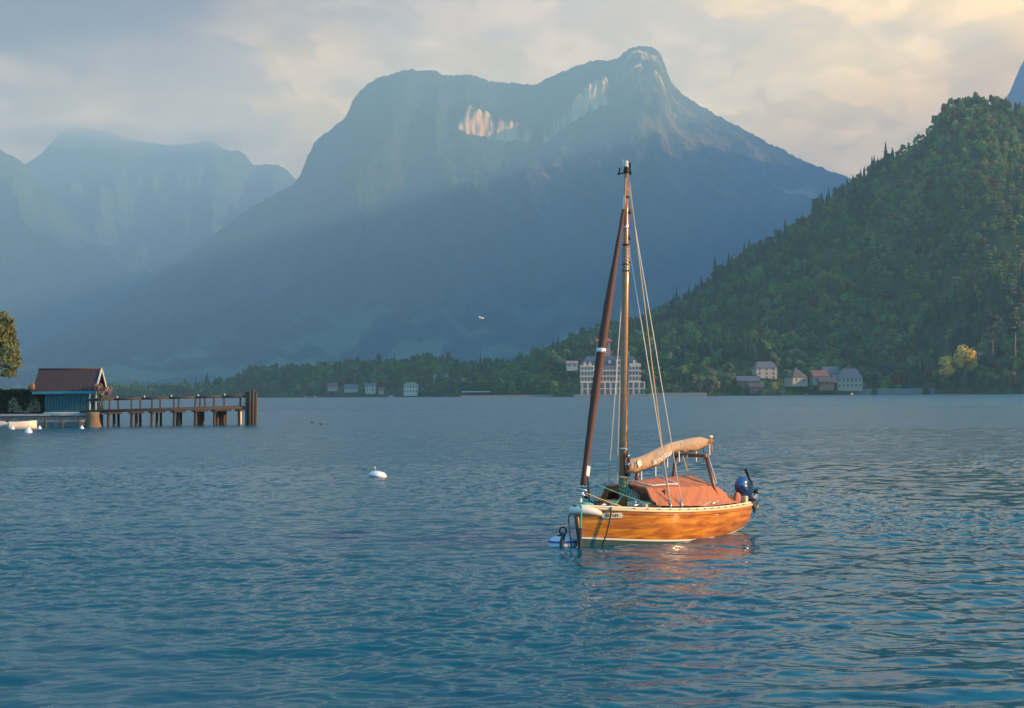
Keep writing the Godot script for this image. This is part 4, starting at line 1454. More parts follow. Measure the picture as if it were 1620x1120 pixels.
	# a person's-height lamp-like dark post with a fork stands where the railing starts
	var sp: Vector3 = L.call(159, 648, 138.0)
	var bn := thing("plant_stand", "dark iron stand with slanting legs below the flower baskets", "plant stand", Vector3(sp.x, dy0 + 0.14, sp.z))
	put("leg", tube_mesh([Vector3(0.2, 0, 0), Vector3(-0.05, 1.3, 0)], 0.06, 6), mat("iron", 0.03, 0.03, 0.03, 0.5), bn)
	put("leg", tube_mesh([Vector3(-0.25, 0, 0), Vector3(-0.05, 1.3, 0)], 0.05, 6), mat("iron", 0.03, 0.03, 0.03, 0.5), bn)
	put("pot", lathe_mesh([[0.0, 1.2], [0.22, 1.2], [0.34, 1.6], [0.0, 1.6]], 10), mat("iron", 0.03, 0.03, 0.03, 0.5), bn)

# ---------------------------------------------------------------- the sailing boat
# Own axes: x from the stem aft, y up from the waterline, z to port (the side that the camera sees).
const LWL := 4.75
func half_beam(t: float) -> float:
	if t < 0.5:
		return 0.035 + 0.875 * (1.0 - pow(1.0 - t / 0.5, 2.1))
	return 0.91 - 0.27 * pow((t - 0.5) / 0.5, 1.9)

func sheer(t: float) -> float:
	return 0.80 - 0.50 * t + 0.29 * t * t

func stripe(t: float) -> float:
	if t < 0.6:
		return 0.20 * pow(1.0 - t / 0.6, 1.4) + 0.012
	return 0.012 + 0.11 * pow(clampf((t - 0.74) / 0.26, 0.0, 1.0), 1.6)

func hull_at(t: float, y: float) -> Vector3:
	var ys := sheer(t)
	var yk := lerpf(-0.42, 0.02, pow(t, 2.6))
	var q := clampf((ys - y) / (ys - yk), 0.0, 1.0)
	var a := asin(q)
	var p := lerpf(1.0, 0.42, smoothstep(0.0, 0.45, t))
	var z := half_beam(t) * pow(maxf(cos(a), 0.0), p)
	# tumble home aft, flare forward
	z *= 1.0 + 0.05 * sin(q * PI) * smoothstep(0.4, 0.9, t) - 0.10 * q * (1.0 - t) * (1.0 - t)
	z = maxf(z, 0.03 if t < 0.02 else 0.0)
	return Vector3(t * LWL - 0.16 * (y - 0.1) * pow(1.0 - t, 3.0) + 0.10 * (y - 0.3) * pow(t, 6.0), y, z)

func hull_strip(upper: Callable, lower: Callable, rows: int, side: float, out := 0.0) -> ArrayMesh:
	var st := st_new()
	var n := 56
	var grid := []
	var uvs := []
	for i in n + 1:
		var t := float(i) / n
		var row := []
		var ur := []
		for k in rows + 1:
			var y := lerpf(upper.call(t), lower.call(t), float(k) / rows)
			var v := hull_at(t, y)
			v.z = (v.z + out) * side
			row.append(v)
			ur.append(Vector2(t * LWL, y))
		grid.append(row)
		uvs.append(ur)
	return sheet(grid, true, uvs)

func build_boat() -> void:
	var bow := afloat(918, 866)
	var aft := Vector3(0.702, 0, -0.712).normalized()
	var boat := thing("sailboat", "varnished wooden sailboat with furled sails, terracotta cover and an outboard motor", "sailboat")
	boat.transform = Transform3D(Basis(aft, Vector3.UP, aft.cross(Vector3.UP)), Vector3(bow.x, 0, bow.z))
	# ---- materials
	var hullm := mat("varnished_mahogany", 1, 1, 1, 0.28)
	hullm.albedo_color = Color.WHITE
	hullm.albedo_texture = noise_tex(1024, 0.010, [lin(0.24, 0.062, 0.006), lin(0.42, 0.140, 0.010), lin(0.55, 0.215, 0.016), lin(0.66, 0.30, 0.03)], [0.0, 0.4, 0.65, 1.0], 33, 6)
	hullm.uv1_scale = Vector3(0.13, 0.8, 1)
	hullm.detail_enabled = true
	hullm.detail_blend_mode = BaseMaterial3D.BLEND_MODE_MUL
	hullm.detail_albedo = noise_tex(512, 0.02, [lin(0.50, 0.38, 0.32), lin(0.85, 0.80, 0.76), lin(1, 1, 1), lin(1, 1, 1)], [0.0, 0.3, 0.5, 1.0], 51, 5)
	hullm.clearcoat_enabled = true
	hullm.clearcoat = 1.0
	hullm.clearcoat_roughness = 0.05
	var teak := grained("deck_wood", [lin(0.26, 0.13, 0.04), lin(0.42, 0.23, 0.08), lin(0.55, 0.33, 0.13)], [0.0, 0.5, 1.0], 0.02, Vector3(0.6, 3.0, 6.0), 0.4, 34)
	var pale := mat("pale_varnish", 0.66, 0.46, 0.24, 0.35)
	var dark_wood := grained("red_brown_wood", [lin(0.12, 0.03, 0.014), lin(0.20, 0.055, 0.025), lin(0.27, 0.085, 0.04)], [0.0, 0.5, 1.0], 0.02, Vector3(4, 0.5, 4), 0.4, 35)
	var spar := grained("spar_wood", [lin(0.18, 0.06, 0.009), lin(0.30, 0.11, 0.015), lin(0.42, 0.18, 0.03)], [0.0, 0.5, 1.0], 0.03, Vector3(6, 0.35, 6), 0.25, 36)
	spar.clearcoat_enabled = true
	spar.clearcoat = 0.8
	spar.clearcoat_roughness = 0.08
	var white := mat("boat_white", 0.72, 0.70, 0.62, 0.45)
	var under := mat("antifouling", 0.028, 0.075, 0.065, 0.6)
	var canvas := grained("terracotta_canvas", [lin(0.33, 0.110, 0.052), lin(0.37, 0.128, 0.060), lin(0.41, 0.150, 0.072)], [0.0, 0.5, 1.0], 0.015, Vector3.ONE * 0.9, 0.9, 61)
	var steel := mat("steel", 0.55, 0.55, 0.56, 0.3, 1.0)
	var black := mat("black_fitting", 0.012, 0.012, 0.013, 0.4)
	var rope_w := mat("white_rope", 0.62, 0.58, 0.48, 0.9)
	var rope_g := mat("green_rope", 0.06, 0.30, 0.22, 0.9)
	var rope_t := mat("tan_rope", 0.46, 0.32, 0.17, 0.9)
	# ---- hull
	var hull := Node3D.new()
	hull.name = "hull"
	boat.add_child(hull)
	var low := func(t: float) -> float: return stripe(t)
	var low2 := func(t: float) -> float: return stripe(t) - 0.032
	var keel := func(t: float) -> float: return lerpf(-0.42, 0.02, pow(t, 2.6))
	for s in [1.0, -1.0]:
		put("topside", hull_strip(sheer, low, 14, s), hullm, hull)
		put("boot_stripe", hull_strip(low, low2, 2, s, 0.004), white, hull)
		put("underbody", hull_strip(low2, keel, 10, s), under, hull)
	var tr := st_new()
	var trp := []
	for k in 13:
		var y := lerpf(sheer(1.0), 0.02, k / 12.0)
		trp.append([hull_at(1.0, y), hull_at(1.0, y) * Vector3(1, 1, -1)])
	put("transom", sheet(trp), hullm, hull)
	put("stem", tube_mesh([hull_at(0, 0.80) * Vector3(1, 1, 0) + Vector3(-0.02, 0.03, 0), hull_at(0, 0.4) * Vector3(1, 1, 0) + Vector3(-0.015, 0, 0), hull_at(0, -0.3) * Vector3(1, 1, 0)], 0.045, 8), mat("dark_stem", 0.10, 0.05, 0.02, 0.4), hull)
	# rubbing strake and toe rail along the sheer
	for s in [1.0, -1.0]:
		var strake := []
		var toe := []
		var line := []
		for i in 41:
			var t := i / 40.0
			var v := hull_at(t, sheer(t) - 0.02)
			strake.append(Vector3(v.x, v.y, (v.z + 0.012) * s))
			toe.append(Vector3(v.x, v.y + 0.045, (v.z - 0.02) * s))
			var v2 := hull_at(t, sheer(t) - 0.10)
			line.append(Vector3(v2.x, v2.y, (v2.z + 0.002) * s))
		put("rubbing_strake", tube_mesh(strake, 0.028, 8), pale, hull)
		put("toe_rail", tube_mesh(toe, 0.022, 6), mat("cream_rail", 0.70, 0.60, 0.42, 0.5), hull)
		put("seam_line", tube_mesh(line, 0.006, 5), mat("dark_seam", 0.06, 0.02, 0.008, 0.6), hull)
	var scup := box_mesh(Vector3.ZERO, Vector3(0.035, 0.014, 0.02))
	for i in 14:
		var t := 0.2 + 0.055 * i
		var v := hull_at(t, sheer(t))
		put("scupper", scup, black, hull, Transform3D(Basis(), v + Vector3(0, 0.022, 0.016)))
	# deck in narrow planks
	var dk := []
	for i in 41:
		var t := i / 40.0
		var v := hull_at(t, sheer(t))
		dk.append([Vector3(v.x, v.y + 0.01, v.z - 0.01), Vector3(v.x, v.y + 0.035, v.z * 0.5), Vector3(v.x, v.y + 0.045, 0), Vector3(v.x, v.y + 0.035, -v.z * 0.5), Vector3(v.x, v.y + 0.01, -v.z + 0.01)])
	put("deck", sheet(dk), teak, boat)
	# registration plate with its number
	var tpl := 0.115
	var pv := hull_at(tpl, sheer(tpl) - 0.135)
	var pv0 := hull_at(tpl - 0.04, sheer(tpl) - 0.135)
	var pv1 := hull_at(tpl + 0.04, sheer(tpl) - 0.135)
	var ex := (pv1 - pv0).normalized()
	var pd := hull_at(tpl, sheer(tpl) - 0.20)
	var ey := (hull_at(tpl, sheer(tpl) - 0.08) - pd).normalized()
	var ez := ex.cross(ey).normalized()
	ey = ez.cross(ex).normalized()
	var pb := Basis(ex, ey, ez)
	var plate := st_new(false)
	var outline := []
	for i in 20:
		var a := TAU * i / 20.0
		outline.append(Vector3(cos(a) * 0.052 + (0.165 if cos(a) > 0 else -0.165), sin(a) * 0.052, 0))
	for i in range(1, 19):
		tri(plate, outline[0] + Vector3(0, 0, 0.012), outline[i + 1] + Vector3(0, 0, 0.012), outline[i] + Vector3(0, 0, 0.012))
	for i in 20:
		var j := (i + 1) % 20
		quad(plate, outline[i], outline[i] + Vector3(0, 0, 0.012), outline[j] + Vector3(0, 0, 0.012), outline[j])
	var plt := put("number_plate", done(plate), mat("plate_cream", 0.55, 0.50, 0.38, 0.5), boat, Transform3D(pb, pv + ez * 0.012))
	var tm := TextMesh.new()
	tm.text = "157141-"
	tm.font = SystemFont.new()
	tm.font.font_names = PackedStringArray(["Droid Sans"])
	tm.font.font_weight = 700
	tm.font_size = 64
	tm.pixel_size = 0.00128
	tm.depth = 0.004
	put("number", tm, black, plt, Transform3D(Basis(), Vector3(0, 0.0, 0.0145)))
	# ---- cabin front and coaming under the cover
	put("cabin_front", box_mesh(Vector3(1.85, 0.86, 0), Vector3(0.06, 0.36, 1.3), Basis(), 0.01), dark_wood, boat)
	for s in [1.0, -1.0]:
		put("coaming", box_mesh(Vector3(1.52, 0.745, 0.36 * s), Vector3(0.5, 0.15, 0.5), Basis(), 0.015), pale, boat)
	put("coaming_panel", box_mesh(Vector3(1.50, 0.735, 0.623), Vector3(0.26, 0.09, 0.02), Basis(), 0.006), hullm, boat)
	# ---- terracotta cover
	var stn := [[1.42, 1.18, 0.50, 1.10, 0.76, 0.76], [1.6, 1.20, 0.54, 1.09, 0.79, 0.735], [2.2, 1.235, 0.58, 1.07, 0.85, 0.70], [3.0, 1.235, 0.58, 1.04, 0.86, 0.66], [3.6, 1.225, 0.52, 1.02, 0.80, 0.65], [3.78, 1.14, 0.49, 0.98, 0.77, 0.645], [4.1, 0.95, 0.43, 0.86, 0.70, 0.64], [4.45, 0.74, 0.35, 0.72, 0.58, 0.63], [4.62, 0.67, 0.28, 0.655, 0.44, 0.63]]
	var cols := []
	for c in 6:
		var col := []
		for s in stn: col.append(s[c])
		cols.append(col)
	var cov := []
	var ns := 90
	for i in ns + 1:
		var x := lerpf(1.42, 4.62, float(i) / ns)
		var q := []
		for c in range(1, 6):
			q.append(curve(cols[0], cols[c], x))
		var half := []
		for k in 17:
			var f := k / 16.0
			var p: Vector2
			if f < 0.5:
				p = Vector2(0, q[0]).lerp(Vector2(q[1], q[2]), f / 0.5)
				p.y -= 0.016 * sin(f / 0.5 * PI)
			else:
				p = Vector2(q[1], q[2]).lerp(Vector2(q[3], q[4]), (f - 0.5) / 0.5)
				p.x -= 0.016 * sin((f - 0.5) / 0.5 * PI)
			half.append(p)
		var row := []
		for k in range(16, -17, -1):
			var p: Vector2 = half[absi(k)]
			var sgn := signf(k) if k != 0 else 1.0
			var f := absf(k) / 16.0
			var fold := nz2.get_noise_2d(x * 2.2 + f * 1.5, f * 2.0 + 5.0 * sgn) * 0.010 + nz2.get_noise_2d(x * 7.0 + f * 6.0, f * 2.0 + 9.0 * sgn) * 0.005
			fold += (1.0 - absf(nz2.get_noise_2d(x * 5.0 - f * 4.0, f * 1.2 + 3.0))) * 0.010
			fold *= 1.0 + 1.3 * f * f
			fold += 0.0025 * f * f * sin(x * 17.0 + 5.0 * nz2.get_noise_2d(x * 2.0, 3.0) + f * 4.0)
			fold *= smoothstep(0.0, 0.2, f) * (1.0 if f < 0.97 else 0.5)
			row.append(Vector3(x, p.y + fold * 0.8, (p.x + fold) * sgn))
		cov.append(row)
	var up_ := []
	var port := []
	var star := []
	for row in cov:
		up_.append(row.slice(8, 25))
		star.append(row.slice(24, 33))
		port.append(row.slice(0, 9))
	var cover := put("canvas_cover", sheet(up_), canvas, boat)
	put("side_panel", sheet(port), canvas, cover)
	put("side_panel", sheet(star), canvas, cover)
	# the front flap hangs in a rolled edge over the dark opening
	var edge := []
	for k in range(2, 31):
		edge.append(cov[0][k] + Vector3(-0.02, -0.01, 0))
	put("rolled_edge", tube_mesh(edge, 0.026, 7), canvas, cover)
	var flap := []
	for k in range(3, 30):
		var v: Vector3 = cov[0][k]
		var m := absf(k - 16.0) / 16.0
		flap.append([v, v + Vector3(0.02, -0.07 - 0.03 * sin(k * 1.3), 0), v + Vector3(0.07, -0.13 + 0.02 * sin(k * 2.1) , 0)])
	put("front_flap", sheet(flap), canvas, cover)
	# seams
	for ln in [[[3.55, 0.0], [3.62, 0.45]], [[2.7, 0.0], [3.45, 0.46]]]:
		var pts := []
		for i in 9:
			var f := i / 8.0
			var x: float = lerpf(ln[0][0], ln[1][0], f)
			var kf: float = lerpf(ln[0][1], ln[1][1], f)
			var ii := clampi(int(round((x - 1.42) / 3.2 * ns)), 0, ns)
			pts.append(cov[ii][16 - int(round(kf * 16.0))] + Vector3(0, 0.006, 0.004))
		put("seam", tube_mesh(pts, 0.006, 4), mat("canvas_seam", 0.60, 0.26, 0.17, 0.9), cover)
	# pale hatch frame on the cabin top
	var hp := func(x: float, k: int) -> Vector3:
		return cov[clampi(int(round((x - 1.42) / 3.2 * ns)), 0, ns)][16 - k] + Vector3(0, 0.022, 0)
	for e in [[1.62, -4, 1.66, 6], [2.52, -4, 2.52, 6], [1.62, -4, 2.52, -4], [1.66, 6, 2.52, 6]]:
		var pts := []
		for i in 9:
			var f := i / 8.0
			var k0: float = lerpf(e[1], e[3], f)
			var x: float = lerpf(e[0], e[2], f)
			var ka := int(floor(k0))
			pts.append(hp.call(x, ka).lerp(hp.call(x, ka + 1), k0 - ka))
		put("hatch_frame", tube_mesh(pts, 0.013, 6), mat("hatch_grey", 0.62, 0.58, 0.58, 0.6), cover)
	# bunched corner aft
	var bun := st_new()
	lump(bun, Vector3(4.32, 0.73, 0.60), Vector3(0.10, 0.13, 0.05), 6, rng)
	put("gathered_corner", done(bun), canvas, cover)
	# ---- mast
	var rake := 0.030
	var mb := Vector3(1.30, 0.70, 0)
	var mtop := 7.42
	var M := func(y: float) -> Vector3: return Vector3(1.30 + (y - 0.70) * rake, y, 0)
	var mast := put("mast", tube_mesh([M.call(0.70), M.call(2.0), M.call(4.5), M.call(5.9), M.call(5.92), M.call(6.6), M.call(mtop)], [0.077, 0.078, 0.074, 0.066, 0.058, 0.050, 0.040], 14), spar, boat)
	# sail track groove on the after side, dark, and a pale one on the edge
	put("sail_track", tube_mesh([M.call(0.9) + Vector3(0.078, 0, 0.02), M.call(5.9) + Vector3(0.068, 0, 0.016)], 0.014, 5), black, mast)
	put("conduit", tube_mesh([M.call(0.8) + Vector3(-0.062, 0, -0.05), M.call(5.9) + Vector3(-0.05, 0, -0.04)], 0.012, 5), mat("blue_grey_line", 0.16, 0.22, 0.32, 0.5), mast)
	put("track_slot", box_mesh(M.call(2.2) + Vector3(0.0, -0.55, 0.074), Vector3(0.022, 1.1, 0.012)), black, mast)
	put("mast_cap", lathe_mesh([[0.0, 0.0], [0.06, 0.0], [0.06, 0.05], [0.0, 0.06]], 10), black, mast, Transform3D(Basis(), M.call(mtop)))
	put("masthead_light", lathe_mesh([[0.0, 0.0], [0.045, 0.0], [0.045, 0.05], [0.035, 0.05], [0.042, 0.13], [0.0, 0.15]], 10), mat("lamp_glass", 0.7, 0.55, 0.3, 0.2), mast, Transform3D(Basis(), M.call(mtop + 0.10)))
	put("light_base", lathe_mesh([[0.0, 0.0], [0.05, 0.0], [0.05, 0.07], [0.0, 0.07]], 10), black, mast, Transform3D(Basis(), M.call(mtop + 0.05)))
	var camright := Vector3(0.70, 0, 0.71)
	put("wind_vane_arm", tube_mesh([M.call(mtop - 0.02) - camright * 0.16, M.call(mtop) + camright * 0.10], 0.013, 5), black, mast)
	put("wind_vane", tube_mesh([M.call(mtop - 0.02) - camright * 0.18, M.call(mtop - 0.02) - camright * 0.10], [0.028, 0.012], 5), black, mast)
	put("vane_fin", box_mesh(M.call(mtop + 0.05) - camright * 0.14, Vector3(0.012, 0.1, 0.03)), black, mast)
	put("antenna", tube_mesh([M.call(mtop) - camright * 0.07, M.call(mtop + 0.27) - camright * 0.07], 0.009, 5), rope_w, mast)
	put("whip_antenna", tube_mesh([M.call(mtop - 0.05) + camright * 0.085, M.call(mtop + 0.2) + camright * 0.07], 0.022, 6), black, mast)
	for y in [6.92, 6.3, 5.95, 5.55, 5.42]:
		put("mast_band", tube_mesh([M.call(y - 0.02), M.call(y + 0.02)], 0.07 if y < 6.0 else 0.058, 12), black if y != 6.3 else steel, mast)
	var lash := st_new()
	for i in 7:
		var y := 5.45 + 0.07 * i
		tube(lash, [M.call(y) + Vector3(-0.075, 0, 0.03), M.call(y + 0.05) + Vector3(0, 0, 0.085), M.call(y - 0.06) + Vector3(0.08, 0, 0.03)], 0.009, 4)
	put("hounds_lashing", done(lash), rope_w, mast)
	for y in [6.62, 6.1, 5.62]:
		put("block", lathe_mesh([[0.0, -0.05], [0.03, -0.04], [0.036, 0.0], [0.03, 0.04], [0.0, 0.05]], 8), black, mast, Transform3D(Basis(), M.call(y) + Vector3(0.05, 0, 0.05)))
	# winches, bands and coils low on the mast
	for y in [1.55, 1.72, 1.36]:
		put("winch", lathe_mesh([[0.0, 0.0], [0.05, 0.0], [0.035, 0.03], [0.05, 0.075], [0.0, 0.08]], 10), steel if y != 1.36 else black, mast, Transform3D(Basis(Vector3.RIGHT, PI * 0.5), M.call(y) + Vector3(0.0, 0, 0.07)))
	put("steel_band", tube_mesh([M.call(1.84), M.call(1.885)], 0.085, 14), steel, mast)
	put("gooseneck_band", tube_mesh([M.call(1.28), M.call(1.315)], 0.09, 14), steel, mast)
	var coil := st_new()
	for i in 5:
		var loop := []
		for j in 15:
			var a := TAU * j / 14.0
			loop.append(M.call(1.55) + Vector3(-0.03 - 0.10 * cos(a) * (0.7 + 0.1 * i), 0.17 * sin(a) + 0.02 * i - 0.03, 0.07 + 0.012 * i + 0.03 * cos(a)))
		tube(coil, loop, 0.011, 5)
	put("halyard_coil", done(coil), mat("dark_rope", 0.03, 0.035, 0.04, 0.9), mast)
	var gc := st_new()
	for i in 9:
		var y := 1.22 - 0.026 * i
		var ring := []
		for j in 13:
			var a := TAU * j / 12.0
			ring.append(M.call(y + 0.022 * sin(a * 2.0 + i * 2.0)) + Vector3(cos(a) * 0.084, 0, sin(a) * 0.084))
		tube(gc, ring, 0.009, 5)
	tube(gc, [M.call(1.15) + Vector3(0, 0, 0.09), M.call(0.98) + Vector3(0.05, 0, 0.13), M.call(0.9) + Vector3(0.02, 0, 0.12)], 0.012, 5)
	tube(gc, sag(M.call(1.0) + Vector3(-0.05, 0, 0.07), Vector3(0.62, 0.77, 0.2), 0.07, 10), 0.012, 5)
	put("green_lashing", done(gc), rope_g, mast)
	var ww := st_new()
	for i in 6:
		var loop := []
		for j in 13:
			var a := TAU * j / 12.0
			loop.append(M.call(0.95) + Vector3(0.05 + 0.035 * i + 0.05 * sin(a), 0.13 * cos(a) - 0.02 * i, 0.09 + 0.02 * i))
		tube(ww, loop, 0.007, 4)
	put("rope_tail", done(ww), rope_w, mast)
	# ---- boom in its sail cover
	var A: Vector3 = M.call(1.52) + Vector3(0.09, 0, 0)
	var E := Vector3(4.22, 1.965, 0)
	var stack := grained("sail_cover_canvas", [lin(0.28, 0.20, 0.13), lin(0.35, 0.25, 0.165), lin(0.41, 0.30, 0.205)], [0.0, 0.5, 1.0], 0.02, Vector3.ONE * 2.0, 0.9, 38)
	put("boom", tube_mesh([A + Vector3(-0.02, -0.10, 0), Vector3(2.8, 1.76, 0), E + Vector3(0.06, -0.03, 0)], 0.045, 10), spar, boat)
	var rows := []
	var nb := 80
	for i in nb + 1:
		var f := float(i) / nb
		# top edge and bottom edge of the bundle along the boom
		var top := curve([0.0, 0.16, 0.34, 0.485, 0.635, 0.85, 0.957, 1.0], [1.64, 1.70, 1.835, 1.935, 1.985, 2.035, 1.985, 1.94], f)
		var bot := curve([0.0, 0.16, 0.34, 0.42, 0.485, 0.56, 0.635, 0.85, 0.957, 1.0], [1.38, 1.41, 1.49, 1.57, 1.68, 1.73, 1.735, 1.77, 1.85, 1.89], f)
		var x := lerpf(A.x, E.x, f)
		var c := (top + bot) * 0.5
		var hh := (top - bot) * 0.5
		var wd := hh * lerpf(0.7, 0.55, f) * (1.0 + 0.15 * sin(f * 19.0))
		if i == nb or i == 0:
			wd *= 0.6
		var row := []
		for k in 25:
			var a := TAU * k / 24.0
			var w := 1.0 + 0.13 * nz2.get_noise_2d(f * 9.0 + cos(a) * 0.8, sin(a) * 1.4 + 4.0) + 0.09 * nz2.get_noise_2d(f * 26.0 + sin(a) * 2.2, cos(a) * 2.2 + 7.0)
			# gathered folds at the tie
			w -= 0.24 * exp(-pow((f - 0.62) / 0.025, 2.0))
			w += 0.10 * sin(a * 7.0 + f * 10.0) * exp(-pow((f - 0.70) / 0.08, 2.0))
			var px_ := cos(a) * wd * w
			var py_ := sin(a) * hh * (w if sin(a) < 0.5 else 1.0)
			if sin(a) < -0.6: px_ *= 0.75
			row.append(Vector3(x + (0.03 * sin(a * 3.0) if i == nb else 0.0), c + py_, px_))
		rows.append(row)
	var bag := put("sail_cover", sheet(rows), stack, boat)
	for s in [0, nb]:
		var cap := st_new()
		var mid := Vector3.ZERO
		for k in 24: mid += rows[s][k] / 24.0
		mid += Vector3(0.05 if s == nb else -0.03, 0, 0)
		for k in 24: tri(cap, rows[s][k], rows[s][k + 1], mid)
		put("cover_end", done(cap), stack, bag)
	# dark lacing along the lower edge and pale ties
	var lace := []
	for i in range(2, nb - 4):
		var v: Vector3 = rows[i][18]
		lace.append(v + Vector3(0, -0.008, 0.015))
	put("lacing", tube_mesh(lace, 0.012, 5), mat("dark_rope", 0.03, 0.035, 0.04, 0.9), bag)
	for f in [0.17, 0.33, 0.47, 0.60, 0.82, 0.975]:
		var i := int(f * nb)
		var v: Vector3 = rows[i][17]
		put("tie", box_mesh(v + Vector3(0, -0.11, 0.03), Vector3(0.022, 0.24, 0.012)), rope_w, bag)
	put("tie", tube_mesh([rows[nb - 2][6] + Vector3(0, 0, 0.05), rows[nb - 2][2] + Vector3(0.07, -0.05, 0), rows[nb - 2][0] + Vector3(0.09, -0.22, 0)], 0.011, 5), rope_t, bag)
	put("boom_end", tube_mesh([E + Vector3(-0.04, 0.06, 0), E + Vector3(0.05, 0.06, 0)], 0.032, 8), mat("lamp_glass", 0.7, 0.55, 0.3, 0.2), bag)
	var ring := []
	for k in 25: ring.append(rows[int(nb * 0.62)][k] + Vector3(0, 0, 0.006 * signf(rows[int(nb * 0.62)][k].z)))
	put("gather_tie", tube_mesh(ring, 0.013, 5), rope_w, bag)
	put("hook", tube_mesh([rows[nb - 7][18], rows[nb - 7][18] + Vector3(-0.05, -0.28, 0.04), rows[nb - 7][18] + Vector3(-0.07, -0.31, 0.05)], 0.008, 5), black, bag)
	# the name, written in white along the cover
	var nm := TextMesh.new()
	nm.text = "Ared Mas"
	nm.font = SystemFont.new()
	nm.font.font_names = PackedStringArray(["Droid Serif"])
	nm.font.font_italic = true
	nm.font_size = 64
	nm.pixel_size = 0.0022
	nm.depth = 0.004
	var fa: Vector3 = rows[int(nb * 0.26)][23]
	var fb: Vector3 = rows[int(nb * 0.47)][23]
	var tx := (fb - fa).normalized()
	var tz := Vector3(0, -0.10, 1).normalized()
	var ty := tz.cross(tx).normalized()
	tz = tx.cross(ty)
	var tc := (fa + fb) * 0.5
	tc.z = maxf(rows[int(nb * 0.32)][0].z, rows[int(nb * 0.42)][0].z) + 0.012
	put("sail_name", nm, mat("paint_white", 0.8, 0.78, 0.7, 0.6), bag, Transform3D(Basis(tx, (ty + tx * 0.28), tz), tc))
	var patch: Vector3 = rows[int(nb * 0.09)][1]
	put("patch", box_mesh(patch + Vector3(0, -0.01, 0.012), Vector3(0.12, 0.13, 0.008), Basis(Vector3.BACK, 0.5), 0.003), rope_w, bag)
	# ---- gallows that carry the boom
	var gx := 3.5
	put("gallows_bar", box_mesh(Vector3(gx, 1.655, 0.0), Vector3(0.09, 0.075, 0.86), Basis(), 0.012), dark_wood, boat)
	for s in [1.0, -1.0]:
		put("gallows_leg", tube_mesh([Vector3(gx + 0.02, 1.69, 0.38 * s), Vector3(gx + 0.10, 0.60, 0.66 * s)], 0.045, 4), dark_wood, boat)
		put("gallows_edge", tube_mesh([Vector3(gx + 0.06, 1.69, 0.41 * s), Vector3(gx + 0.145, 1.08, 0.575 * s)], 0.014, 4), rope_w, boat)
	put("crutch_post", tube_mesh([Vector3(1.95, 1.1, -0.2), Vector3(1.97, 1.46, -0.18)], 0.05, 4), dark_wood, boat)
	for l in [[3.18, 3.28], [3.32, 3.25]]:
		put("mainsheet_fall", tube_mesh([Vector3(l[0], 1.66, 0.05), Vector3(l[1], 1.22, 0.12)], 0.018, 6), rope_t, boat)
	# ---- furled jib on its stay
	var j0 := Vector3(0.10, 1.20, 0.0)
	var j1: Vector3 = M.call(6.66) + Vector3(-0.075, 0, 0)
	var jp := []
	var jr := []
	for i in 40:
		var f := i / 39.0
		var p := j0.lerp(j1, f)
		p += Vector3(-0.05, 0, 0.0) * sin(f * PI)
		jp.append(p)
		jr.append(lerpf(0.058, 0.085, smoothstep(0.0, 0.4, f)) * lerpf(1.0, 0.42, smoothstep(0.55, 1.0, f)) * (1.0 + 0.05 * sin(f * 60.0) + 0.05 * nz2.get_noise_1d(f * 30.0)))
	var jib := put("furled_jib", tube_mesh(jp, jr, 12), grained("jib_cloth", [lin(0.04, 0.012, 0.008), lin(0.075, 0.025, 0.014), lin(0.13, 0.046, 0.027)], [0.0, 0.5, 1.0], 0.03, Vector3(3, 1.2, 3), 0.75, 39), boat)
	put("sail_tie", tube_mesh([j0.lerp(j1, 0.475) + Vector3(-0.05, -0.02, 0), j0.lerp(j1, 0.481) + Vector3(-0.05, 0.02, 0)], 0.094, 12), white, jib)
	put("maker_patch", box_mesh(j0.lerp(j1, 0.05) + Vector3(0.03, 0, 0.052), Vector3(0.10, 0.20, 0.012), Basis(Vector3.BACK, -0.2), 0.003), mat("patch_grey", 0.55, 0.56, 0.58, 0.6), jib)
	put("forestay", tube_mesh([Vector3(0.02, 0.80, 0), j0, j1, M.call(7.3)], 0.012, 6), steel, boat)
	var fur := put("furler_drum", lathe_mesh([[0.0, 0.0], [0.10, 0.0], [0.10, 0.02], [0.045, 0.03], [0.045, 0.09], [0.11, 0.10], [0.11, 0.12], [0.03, 0.14], [0.0, 0.2]], 14), steel, boat, Transform3D(Basis(Vector3.BACK, -0.2), Vector3(0.055, 1.0, 0)))
	put("furler_line", tube_mesh([Vector3(0.05, 1.02, 0.09), Vector3(0.15, 0.97, 0.1), Vector3(0.1, 0.98, 0.02)], 0.02, 6), black, fur, Transform3D(Basis(), Vector3(-0.055, -1.0, 0)))
	put("tack_strut", tube_mesh([Vector3(0.0, 0.78, 0), Vector3(0.055, 1.02, 0)], 0.028, 6), white, boat)
	put("lower_stay", tube_mesh([Vector3(0.28, 0.79, 0.02), j0.lerp(j1, 0.03) + Vector3(0.09, 0, 0)], 0.016, 5), mat("dark_rope", 0.03, 0.035, 0.04, 0.9), boat)
	put("headsail_fitting", tube_mesh([j1 + Vector3(0, 0, 0), j1.lerp(M.call(7.3), 0.45)], 0.028, 7), white, boat)
	# ---- standing and running rigging
	for s in [1.0, -1.0]:
		put("cap_shroud", tube_mesh([M.call(7.12) + Vector3(0.03, 0, 0.03 * s), Vector3(2.10, 0.66, 0.87 * s)], 0.0095, 5), rope_w, boat)
		put("lower_shroud", tube_mesh([M.call(5.86) + Vector3(0.05, 0, 0.05 * s), Vector3(1.78, 0.67, 0.85 * s)], 0.0095, 5), rope_w, boat)
		for q in [[2.10, 0.87], [1.78, 0.85]]:
			put("turnbuckle", tube_mesh([Vector3(q[0], 0.63, q[1] * s), Vector3(q[0] - 0.02, 0.86, (q[1] - 0.03) * s)], 0.018, 6), steel, boat)
